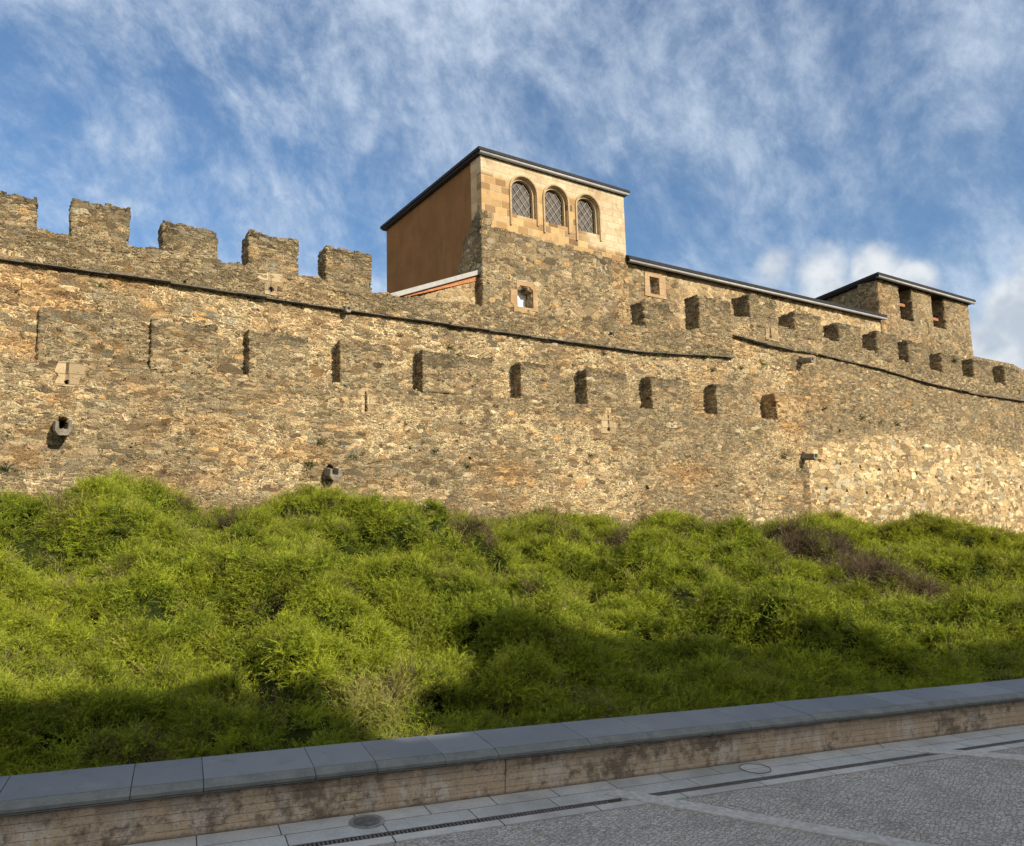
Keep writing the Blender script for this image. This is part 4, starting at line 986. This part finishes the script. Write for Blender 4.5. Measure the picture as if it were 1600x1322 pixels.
n = N.noise(P, 1.5, 5, .6); n2 = N.noise(P, 30, 4, .6); nx, ny, nz = N.sep(N('ShaderNodeNewGeometry').outputs['Normal'])
rr = N('ShaderNodeAttribute', attribute_name='tone').outputs['Fac']
c = N.mix(N.rng(n, .3, .7), (.135, .155, .185), (.17, .19, .225)); c = N.mix(rr, c, (.21, .235, .27))
c = N.mix(N.m('MULTIPLY', N.rng(n2, .5, .75), .3), c, (.22, .23, .23)); c = N.mix(N.m('MULTIPLY', N.rng(N.noise(P, 5.5, 6, .72), .52, .74), .5), c, (.085, .09, .085)); c = N.mix(N.m('MULTIPLY', N.rng(N.noise(P, 2.6, 5, .6), .56, .70), .35), c, (.26, .27, .26))
M_cop = finish(m_, N, c, .55, n2, .002, spec=.45)
m_, N = new_mat('weathered coping edge')
P = N('ShaderNodeTexCoord').outputs['Object']; n = N.noise(P, 6, 5, .65); n2 = N.noise(P, 60, 4, .6)
c = N.mix(N.rng(n, .3, .7), (.13, .14, .135), (.20, .205, .19)); c = N.mix(N.m('MULTIPLY', N.rng(n2, .5, .7), .5), c, (.26, .26, .235))
M_edge = finish(m_, N, c, .8, n2, .004, spec=.3)
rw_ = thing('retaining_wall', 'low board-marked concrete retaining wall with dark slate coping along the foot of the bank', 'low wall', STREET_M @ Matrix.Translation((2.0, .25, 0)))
BASE[rw_.name] = Vector((2.0, .25, 0))
js = [T(x, y, .3)[0] for x, y in ((203, 1245), (318, 1233), (493, 1212), (588, 1200), (695, 1189), (778, 1180), (922, 1164), (1016, 1154), (1108, 1142), (1168, 1135), (1265, 1123), (1319, 1117), (1405, 1107), (1453, 1102), (1530, 1094))]
joint = T(778, 1180, .25)[0]
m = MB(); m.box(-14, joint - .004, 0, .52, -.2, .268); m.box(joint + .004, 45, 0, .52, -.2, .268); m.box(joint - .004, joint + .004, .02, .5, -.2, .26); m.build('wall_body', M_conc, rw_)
rs = random.Random(4)
js = [js[0] - .75 * k for k in range(14, 0, -1)] + js; 
while js[-1] < 42: js.append(js[-1] + rs.choice((.55, .72, .85, .95)))
for a, b in zip(js[:-1], js[1:]):
    m = MB(); g = .0025; dz_ = rs.uniform(-.002, .002); prof = [(.055, .336), (.54, .350), (.54, .300), (.055, .300)]
    m.add([(a + g, t, h + dz_) for t, h in prof] + [(b - g, t, h + dz_) for t, h in prof], [(0, 1, 2, 3), (7, 6, 5, 4)] + [(i, i + 4, (i + 1) % 4 + 4, (i + 1) % 4) for i in range(4)])
    o = m.build('coping_slab', M_cop, rw_)
    at = o.data.attributes.new('tone', 'FLOAT', 'POINT'); at.data.foreach_set('value', [rs.random() * .6] * len(o.data.vertices))
    m = MB()
    p1 = [(-.034, .284), (-.034, .306), (.054, .334), (.054, .284)]; p2 = [(-.024, .2685), (-.024, .278), (.054, .278), (.054, .2685)]
    for pr in (p1, p2): m.add([(a + g, t, h + dz_) for t, h in pr] + [(b - g, t, h + dz_) for t, h in pr], [(0, 1, 2, 3), (7, 6, 5, 4)] + [(i, i + 4, (i + 1) % 4 + 4, (i + 1) % 4) for i in range(4)])
    o2 = m.build('edge_strip', M_edge, rw_); 
    o2.parent = o; o2.location = (0, 0, 0)
    m = MB(); m.box(a + g + .01, b - g - .01, .056, .52, .2685, .2995); o3 = m.build('bed', M_edge, rw_); o3.parent = o; o3.location = (0, 0, 0)
# ------------------------------------------------------------------ the bank
qn = np.array([_q[0], _q[1]]); qn = qn / np.linalg.norm(qn); pn_ = np.array([_dp[0], _dp[1]]); c2_ = np.linalg.norm(pn_); pn_ = pn_ / c2_
def bank_xy(s, v):
    """s along the low wall, v = 0 at the coping and 1 just under the curtain wall"""
    bx, by = B0[0] + pn_[0] * s + qn[0] * (TB - .03), B0[1] + pn_[1] * s + qn[1] * (TB - .03)
    w0 = (bx - O[0]) * DW[0] + (by - O[1]) * DW[1]; k = qn[0] * DW[0] + qn[1] * DW[1]
    tt = (0.45 - w0) / k
    return bx + qn[0] * tt * v, by + qn[1] * tt * v, tt
s_ = np.linspace(-14, 44, 520); v_ = np.linspace(0, 1, 150)
S_, V_ = np.meshgrid(s_, v_, indexing='ij'); X, Y, L_ = bank_xy(S_, V_); Z = terrain(X, Y)
ns, nt = len(s_), len(v_); i, j = np.meshgrid(np.arange(ns - 1), np.arange(nt - 1), indexing='ij'); i, j = i.ravel(), j.ravel()
M_soil = plain('bank soil', (.022, .030, .007), 1.0, .4, 6, spec=0.0, bump=.02)
tag(link('bank', np_mesh('bank', np.stack([X.ravel(), Y.ravel(), Z.ravel() - .05], 1), np.stack([i * nt + j, (i + 1) * nt + j, (i + 1) * nt + j + 1, i * nt + j + 1], 1)), M_soil), kind='structure')
_gr = MB(); _gr.add([(-400, -400, -9), (400, -400, -9), (400, 400, -9), (-400, 400, -9)], [(0, 1, 2, 3)]); tag(_gr.build('ground', M_soil), kind='structure')

def leaf_mat(name, a, b, tip, trans=.35, patchy=True):
    m, N = new_mat(name)
    Pn = N('ShaderNodeNewGeometry').outputs['Position']; rnd = N('ShaderNodeObjectInfo').outputs['Random']
    n1 = N.noise(Pn, .8, 4, .6); n2 = N.noise(Pn, 3.2, 3, .6)
    c = N.mix(N.rng(N.m('ADD', N.m('MULTIPLY', n1, .55), N.m('MULTIPLY', n2, .45)), .38, .62), a, b)
    if patchy: c = N.mix(N.m('MULTIPLY', N.rng(N.sep(Pn)[0], 5.0, 15.0), .55), c, (.26, .255, .014))
    tt = N('ShaderNodeAttribute', attribute_name='tip').outputs['Fac']
    c = N.mix(N.m('MULTIPLY', tt, .55), c, tip)
    v = N.rng(rnd, 0, 1, .48, 1.50, smooth=False); c = N.mix(1.0, c, N.comb(v, v, N.m('MULTIPLY', v, .9)), 'MULTIPLY')
    d = N('ShaderNodeBsdfPrincipled', {'Base Color': c, 'Roughness': .55}); d.inputs['Specular IOR Level'].default_value = .25
    t = N('ShaderNodeBsdfTranslucent', {'Color': N.mix(1.0, c, (1.5, 1.45, .7), 'MULTIPLY')})
    mx = N('ShaderNodeMixShader', {0: trans, 1: d.outputs[0], 2: t.outputs[0]})
    N('ShaderNodeOutputMaterial', {'Surface': mx.outputs[0]}); return m
M_leaf = leaf_mat('green sprigs', (.060, .120, .009), (.185, .235, .015), (.40, .42, .045), .25)
M_dry = leaf_mat('withered stems', (.058, .041, .028), (.11, .078, .050), (.19, .14, .09), .15, False)
M_straw = leaf_mat('straw stems', (.17, .18, .05), (.28, .26, .08), (.46, .42, .16), .3, False)
def tuft(name, seed, nb, mat, lmin, lmax, wd, leaf=True, spread=.07, droop=.5):
    rs = random.Random(seed); V, F, Tp = [], [], []
    def quad(p, q, side, w0, w1, t0, t1):
        b = len(V); V.extend([p - side * w0, p + side * w0, q + side * w1, q - side * w1]); F.append((b, b + 1, b + 2, b + 3)); Tp.extend([t0, t0, t1, t1])
    for k in range(nb):
        a = rs.uniform(0, 2 * pi); rad = spread * math.sqrt(rs.random()); p = Vector((cos(a) * rad, sin(a) * rad, -.03))
        az = a + rs.gauss(0, .9); out = Vector((cos(az), sin(az), 0)); el = rs.uniform(.35, 1.45); L = rs.uniform(lmin, lmax)
        d = out * cos(el) + Vector((0, 0, 1)) * sin(el); n = 4; sd = d.cross(Vector((rs.gauss(0, 1), rs.gauss(0, 1), rs.gauss(0, .5)))).normalized()
        for i in range(n):
            q = p + d * (L / n); t0, t1 = i / n, (i + 1) / n
            quad(p, q, sd, wd * (1 - .7 * t0), wd * (1 - .7 * t1) if i < n - 1 else .0004, t0, t1)
            if leaf:
                for _ in range(3):
                    lp = p + (q - p) * rs.random(); ld = (d * .9 + Vector((rs.gauss(0, 1), rs.gauss(0, 1), rs.gauss(0, 1))).normalized() * .9).normalized()
                    ls = ld.cross(Vector((rs.gauss(0, 1), rs.gauss(0, 1), rs.gauss(0, 1)))).normalized(); ll = rs.uniform(.018, .042) * (1.2 - .5 * t0)
                    quad(lp, lp + ld * ll, ls, wd * .75, .0008, t0, min(1, t1 + .15))
            p = q; d = (d + out * droop * .22 - Vector((0, 0, 1)) * droop * (.25 + .3 * i / n) + Vector((rs.gauss(0, .1), rs.gauss(0, .1), rs.gauss(0, .1)))).normalized()
    me = np_mesh(name, np.array([tuple(v) for v in V]), np.array(F), False)
    at = me.attributes.new('tip', 'FLOAT', 'POINT'); at.data.foreach_set('value', Tp); me.materials.append(mat)
    return bpy.data.objects.new(name, me)            # kept out of the scene: only the source of the instances
src = [tuft('sprig_source', 10 + k, 22, M_leaf, .10, .24, .0033) for k in range(4)] + [tuft('stem_source', 30 + k, 26, M_dry, .12, .30, .0028, False, droop=.3) for k in range(2)] + [tuft('straw_source', 50 + k, 16, M_straw, .16, .38, .0028, True, .05, .25) for k in range(2)]
rs = np.random.RandomState(7)
pts, rots, scl, idx = [], [], [], []
NC = 260000
s = rs.uniform(-9, 36, NC); v = rs.uniform(.004, .985, NC)
x, y, L_ = bank_xy(s, v); d = np.hypot(x, y)
up = (x - O[0]) * DU[0] + (y - O[1]) * DU[1]; wp = (x - O[0]) * DW[0] + (y - O[1]) * DW[1]
vis = (x / np.maximum(y, .5) > -.95) & (x / np.maximum(y, .5) < .85) & (y > 1)
dens = 230 * np.minimum(1.0, (8.0 / d) ** 1.25)
cand = NC / (45 * L_)                       # candidates per square metre
clump = fbm(up / .42, wp / .30, 0, 141, 2); clump2 = fbm(up / 1.1 + 9, wp / .9, 0, 151, 2)
keep = vis & (rs.rand(NC) < dens / cand * (.44 + 1.0 * sm(.36, .56, clump * .65 + clump2 * .35)))
s, v, x, y, d, up, wp, L_, clump = [a[keep] for a in (s, v, x, y, d, up, wp, L_, clump)]
z = terrain(x, y); e = .05
zx, zy = (terrain(x + e, y) - z) / e, (terrain(x, y + e) - z) / e
nrm = np.stack([-zx, -zy, np.ones_like(zx)], 1); nrm /= np.linalg.norm(nrm, axis=1)[:, None]
brown = np.zeros(len(x))
def bpatch(px, py, w, ru, rw, k=1.0):
    a, _ = W(px, py, w); return k * np.exp(-(((up - a) / ru) ** 2 + ((wp - w) / rw) ** 2))
for (bx, by, r, k) in ((-5.44, 13.98, .75, 1.3), (-5.9, 14.1, .5, 1.2), (6.3, 18.0, 1.2, 1.5), (7.1, 17.5, 1.1, 1.5), (7.1, 16.4, .9, 1.4), (6.98, 15.3, .9, 1.6), (7.0, 14.3, .8, 1.5), (7.3, 13.9, .7, 1.5), (5.6, 18.3, .8, 1.2), (-0.89, 15.2, .45, 1.1), (2.48, 18.3, .45, 1.1)):
    brown = np.maximum(brown, k * np.exp(-((x - bx) ** 2 + (y - by) ** 2) / r ** 2))
wallfoot = sm(-1.0, -.2, wp) * .45
brown = np.maximum(brown, wallfoot * (fbm(up * 1.3, wp, 0, 5, 2) > .45)) + .03 + .25 * (fbm(up / .8 + 50, wp / .8, 0, 83, 3) > .66)
brown = brown * (.25 + 1.5 * sm(.34, .6, fbm(x * 1.7, y * 1.7, 0, 171, 3)))
isb = rs.rand(len(x)) < brown
straw = .018 + .0 * x
for (px, py, rr) in ((600, 1095, .35), (650, 1115, .30), (690, 1130, .25), (640, 1135, .35)):
    g = _G(px, py, .5); straw = np.maximum(straw, .75 * np.exp(-((x - g[0]) ** 2 + (y - g[1]) ** 2) / rr ** 2))
straw = np.maximum(straw, .45 * sm(-1.3, -.5, wp) * (fbm(up / 1.3 + 20, wp, 0, 15, 2) > .5))
iss = (rs.rand(len(x)) < straw) & ~isb
upw = np.array([0, 0, 1.0]); ax_ = nrm * .75 + upw * .45 + rs.normal(0, .32, (len(x), 3)); ax_ /= np.linalg.norm(ax_, axis=1)[:, None]
R3 = []
for a, sp in zip(ax_, rs.uniform(0, 2 * pi, len(x))):
    R3.append((Vector(a).to_track_quat('Z', 'Y') @ Euler((0, 0, sp)).to_quaternion()).to_euler()[:])
sc_ = rs.uniform(.60, 1.15, len(x)) * np.clip((d / 8.0) ** .45, 1.0, 1.75) * np.where(d < 7, .9, 1.0)
tb_ = v * L_; sc_ *= np.clip(.55 + tb_ * .6, .5, 1.0)
me = bpy.data.meshes.new('bank_vegetation'); n = len(x)
me.vertices.add(n); me.vertices.foreach_set('co', np.stack([x, y, z - .03 + .24 * sm(.35, .75, clump) * sm(0.1, .9, v * L_)], 1).astype(np.float32).ravel())
for nm, ty, key, val in (('rot', 'FLOAT_VECTOR', 'vector', np.array(R3)), ('scl', 'FLOAT', 'value', sc_), ('idx', 'INT', 'value', np.where(isb, 4 + rs.randint(0, 2, n), np.where(iss, 6 + rs.randint(0, 2, n), rs.randint(0, 4, n))))):
    a = me.attributes.new(nm, ty, 'POINT'); a.data.foreach_set(key, np.asarray(val, np.int32 if ty == 'INT' else np.float32).ravel())
veg = link('bank_vegetation', me, None); veg['kind'] = 'stuff'
print('tufts', n, 'brown', int(isb.sum()))
ng = bpy.data.node_groups.new('tufts', 'GeometryNodeTree'); ng.interface.new_socket('Geometry', in_out='INPUT', socket_type='NodeSocketGeometry'); ng.interface.new_socket('Geometry', in_out='OUTPUT', socket_type='NodeSocketGeometry')
G = ng.nodes; gi, go = G.new('NodeGroupInput'), G.new('NodeGroupOutput'); mp = G.new('GeometryNodeMeshToPoints'); ip = G.new('GeometryNodeInstanceOnPoints'); gj = G.new('GeometryNodeGeometryToInstance')
lk = ng.links.new
lk(gi.outputs[0], mp.inputs['Mesh']); lk(mp.outputs[0], ip.inputs['Points'])
for o in reversed(src):
    oi = G.new('GeometryNodeObjectInfo'); oi.inputs['Object'].default_value = o; oi.inputs['As Instance'].default_value = False
    lk(oi.outputs['Geometry'], gj.inputs[0])
lk(gj.outputs[0], ip.inputs['Instance']); ip.inputs['Pick Instance'].default_value = True
def nattr(nm, ty):
    a = G.new('GeometryNodeInputNamedAttribute'); a.data_type = ty; a.inputs['Name'].default_value = nm; return a.outputs['Attribute']
lk(nattr('idx', 'INT'), ip.inputs['Instance Index']); lk(nattr('scl', 'FLOAT'), ip.inputs['Scale'])
er = G.new('FunctionNodeEulerToRotation'); lk(nattr('rot', 'FLOAT_VECTOR'), er.inputs[0]); lk(er.outputs[0], ip.inputs['Rotation'])
lk(ip.outputs[0], go.inputs[0])
md = veg.modifiers.new('tufts', 'NODES'); md.node_group = ng

# ------------------------------------------------------------------ houses across the street: they throw the shade on street and bank
M_hw = plain('house render', (.66, .58, .46), .9, .1, 2); M_hg = plain('house glass', (.03, .035, .04), .15, .1, 3, spec=.6); M_hr = plain('roof tile', (.28, .12, .07), .9, .3, 6)
fa = np.array([0, -7.0, 0]); fd = np.array([_dp[0], _dp[1], 0]); fd /= np.linalg.norm(fd); fn = np.array([-fd[1], fd[0], 0])
HM = Matrix(((fd[0], fn[0], 0, fa[0]), (fd[1], fn[1], 0, fa[1]), (0, 0, 1, 0), (0, 0, 0, 1)))
def house(label, s0, s1, body, skyline, zb):
    h = thing('town_house', label, 'house', HM @ Matrix.Translation(((s0 + s1) / 2, -4, zb)), 'houses across the street'); BASE[h.name] = Vector(((s0 + s1) / 2, -4, zb))
    m = MB(); m.box(s0, s1, -8, -.36, zb, body); m.build('body', M_hw, h)
    pts = [(s0, zb), (s1, zb)] + skyline[::-1]
    m = MB(); m.prism(pts, -.35, 0); m.build('front_wall', M_hw, h)
    k = int((s1 - s0) / 2.2)
    for lv in (0, 1):
        for i in range(k):
            c = s0 + (s1 - s0) * (i + .5) / k
            m = MB(); m.box(c - .5, c + .5, .0, .06, zb + 1.0 + 3 * lv, zb + 2.5 + 3 * lv); w = m.build('window', M_white, h)
            m = MB(); m.box(c - .42, c + .42, .061, .075, zb + 1.08 + 3 * lv, zb + 2.42 + 3 * lv); m.build('pane', M_hg, w)
    return h
house('cream rendered house with a level parapet across the street, first of the row', -14, 10.1, 6.1, [(-14, 7.25), (7.9, 7.22), (8.5, 7.45), (9.5, 7.45), (9.6, 7.25), (10.1, 7.25)], .6)
house('cream house with a broad central gable across the street', 10.12, 15.9, 6.0, [(10.12, 6.38), (10.82, 6.38), (10.86, 6.95), (11.4, 7.05), (12.0, 7.45), (12.35, 8.0), (12.8, 8.2), (13.1, 7.9), (13.6, 7.55), (14.4, 7.6), (14.8, 7.9), (15.5, 7.9), (15.6, 7.2), (15.9, 7.1)], -.6)
house('cream house with a raised square attic across the street', 15.92, 18.85, 6.0, [(15.92, 7.1), (16.0, 7.1), (16.05, 7.4), (16.85, 7.38), (16.9, 6.75), (18.85, 6.75)], -.9)
house('long cream rendered house at the low end of the street', 18.87, 60, 5.6, [(18.87, 6.75), (28, 6.45), (60, 5.0)], -2.5)
# ------------------------------------------------------------------ weeds rooted in the curtain wall
M_weed = leaf_mat('weed green', (.05, .085, .02), (.10, .13, .035), (.16, .17, .06), .2, False)
weed_me = []
for k in range(6):
    o = tuft('weed_leaves', 60 + k, 34, M_dry if k > 3 else M_weed, .10, .24, .0065, True, .05, .35); weed_me.append(o.data); bpy.data.objects.remove(o)
WEEDS = [  # px, py, size, dry, label
 (160, 444, .75, 0, 'dark weed tuft hanging just under the string course, between the second and third tall merlons'),
 (25, 455, .55, 1, 'dry weed tuft near the left edge, under the string course'),
 (100, 457, .5, 1, 'dry weed tuft on the orange stones above the first embedded merlon'),
 (155, 482, .55, 0, 'small weed tuft just above the right end of the first embedded merlon'),
 (10, 728, .9, 0, 'bushy green weed low on the wall at the far left edge'),
 (108, 768, .6, 0, 'small green weed low on the wall, left of the first bank mound'),
 (702, 541, .7, 0, 'green weed just above the fifth embedded merlon'),
 (718, 562, .6, 0, 'green weed growing on the face of the fifth embedded merlon'),
 (499, 689, .75, 0, 'green weed above and left of the round middle water spout'),
 (484, 724, .8, 0, 'dark green weed immediately left of the round middle water spout'),
 (549, 712, .75, 0, 'dark green weed immediately right of the round middle water spout'),
 (439, 665, .5, 0, 'small weed below the third embedded merlon'),
 (682, 702, .55, 0, 'small weed below the left end of the fifth embedded merlon'),
 (729, 727, .65, 0, 'dark weed low on the wall below the fifth embedded merlon'),
 (896, 570, .55, 1, 'dry weed between the sixth and seventh embedded merlons, near their tops'),
 (944, 552, .6, 1, 'dry weed under the string course above the seventh embedded merlon'),
 (1024, 552, .85, 0, 'dark weed hanging under the string course above the eighth embedded merlon'),
 (1099, 557, .8, 0, 'green weed at the right-hand end of the lower string course'),
 (1111, 577, .85, 0, 'green weed above the ninth embedded merlon'),
 (1156, 574, .8, 1, 'dry weed between the ninth embedded merlon and the upper string course'),
 (1191, 566, 1.0, 0, 'large green weed clump left of the upper right water spout'),
 (1085, 637, .6, 1, 'dry weed in the gap left of the ninth embedded merlon'),
 (922, 710, .7, 0, 'grey-green weed below the keyhole slit of the seventh embedded merlon'),
 (1223, 711, 1.0, 0, 'dark round weed immediately left of the lower right water spout'),
 (1288, 636, .9, 1, 'dry brown weed right of the orange brick merlon'),
 (1344, 651, 1.1, 0, 'green weed clump on grey rubble, leftmost of the four above the pale stonework'),
 (1373, 659, 1.0, 0, 'green weed clump on grey rubble, third of the four above the pale stonework'),
 (1358, 658, .8, 0, 'small weed clump on grey rubble, second of the four above the pale stonework'),
 (1399, 661, 1.1, 0, 'green weed clump on grey rubble, rightmost of the four above the pale stonework'),
 (1488, 562, 1.3, 0, 'bright green weed on the third merlon from the right, below the small turret'),
]
def wall_face(u, z):
    if z > float(zstring(np.array(u))): return WP + float(shift(u))
    if u > 12.98: return (WB + float(shift(u))) * float(sm(2.0, 5.6, z))
    if z < ZC: return 0.0
    if z < ZM and any(a < u < b for a, b in OLD): return 0.0
    return WB + float(shift(u))
rw2 = random.Random(12)
def weed_matrix(px, py, s):
    w = .3
    for _ in range(4):
        u, z = W(px, py, w); w = wall_face(u, z)
    q = Euler((radians(rw2.uniform(38, 58)), radians(rw2.uniform(-15, 15)), 0)).to_matrix().to_4x4()
    return WALL_M @ Matrix.Translation((u, w - .01, z - .04 * s)) @ q @ Matrix.Rotation(rw2.uniform(0, 6), 4, 'Z') @ Matrix.Diagonal((s * 1.25, s * 1.25, s * 1.25, 1))
for px, py, s, dry, lab in WEEDS:
    o = link('wall_weed', weed_me[rw2.choice((4, 5)) if dry else rw2.randrange(4)], None, matrix=weed_matrix(px, py, s))
    tag(o, lab, 'weed', 'weeds growing out of the curtain wall')
# the countless tiny sprouts and moss tufts: one object
V, F = [], []
for k in range(420):
    px = rw2.uniform(0, 1600); py = (420 + px * .13) + rw2.uniform(0, 1) ** 1.2 * (350 - px * .04)
    if px > 1262 and py > 690: py -= 90
    m4 = weed_matrix(px, py, rw2.uniform(.22, .5)); me = weed_me[rw2.choice((0, 1, 4, 4, 5, 5))]
    co = np.empty(len(me.vertices) * 3, np.float32); me.vertices.foreach_get('co', co); co = co.reshape(-1, 3)
    M = np.array(m4); co = co @ M[:3, :3].T + M[:3, 3]
    fq = np.empty(len(me.polygons) * 4, np.int32); me.polygons.foreach_get('vertices', fq); fq = fq.reshape(-1, 4)
    rr = np.random.RandomState(k).rand(len(fq)) < .35
    F.append(fq[rr] + sum(len(v) for v in V)); V.append(co)
me = np_mesh('wall_sprouts', np.concatenate(V), np.concatenate(F), False); me.materials.append(M_dry)
tag(link('wall_sprouts', me, None), kind='stuff')
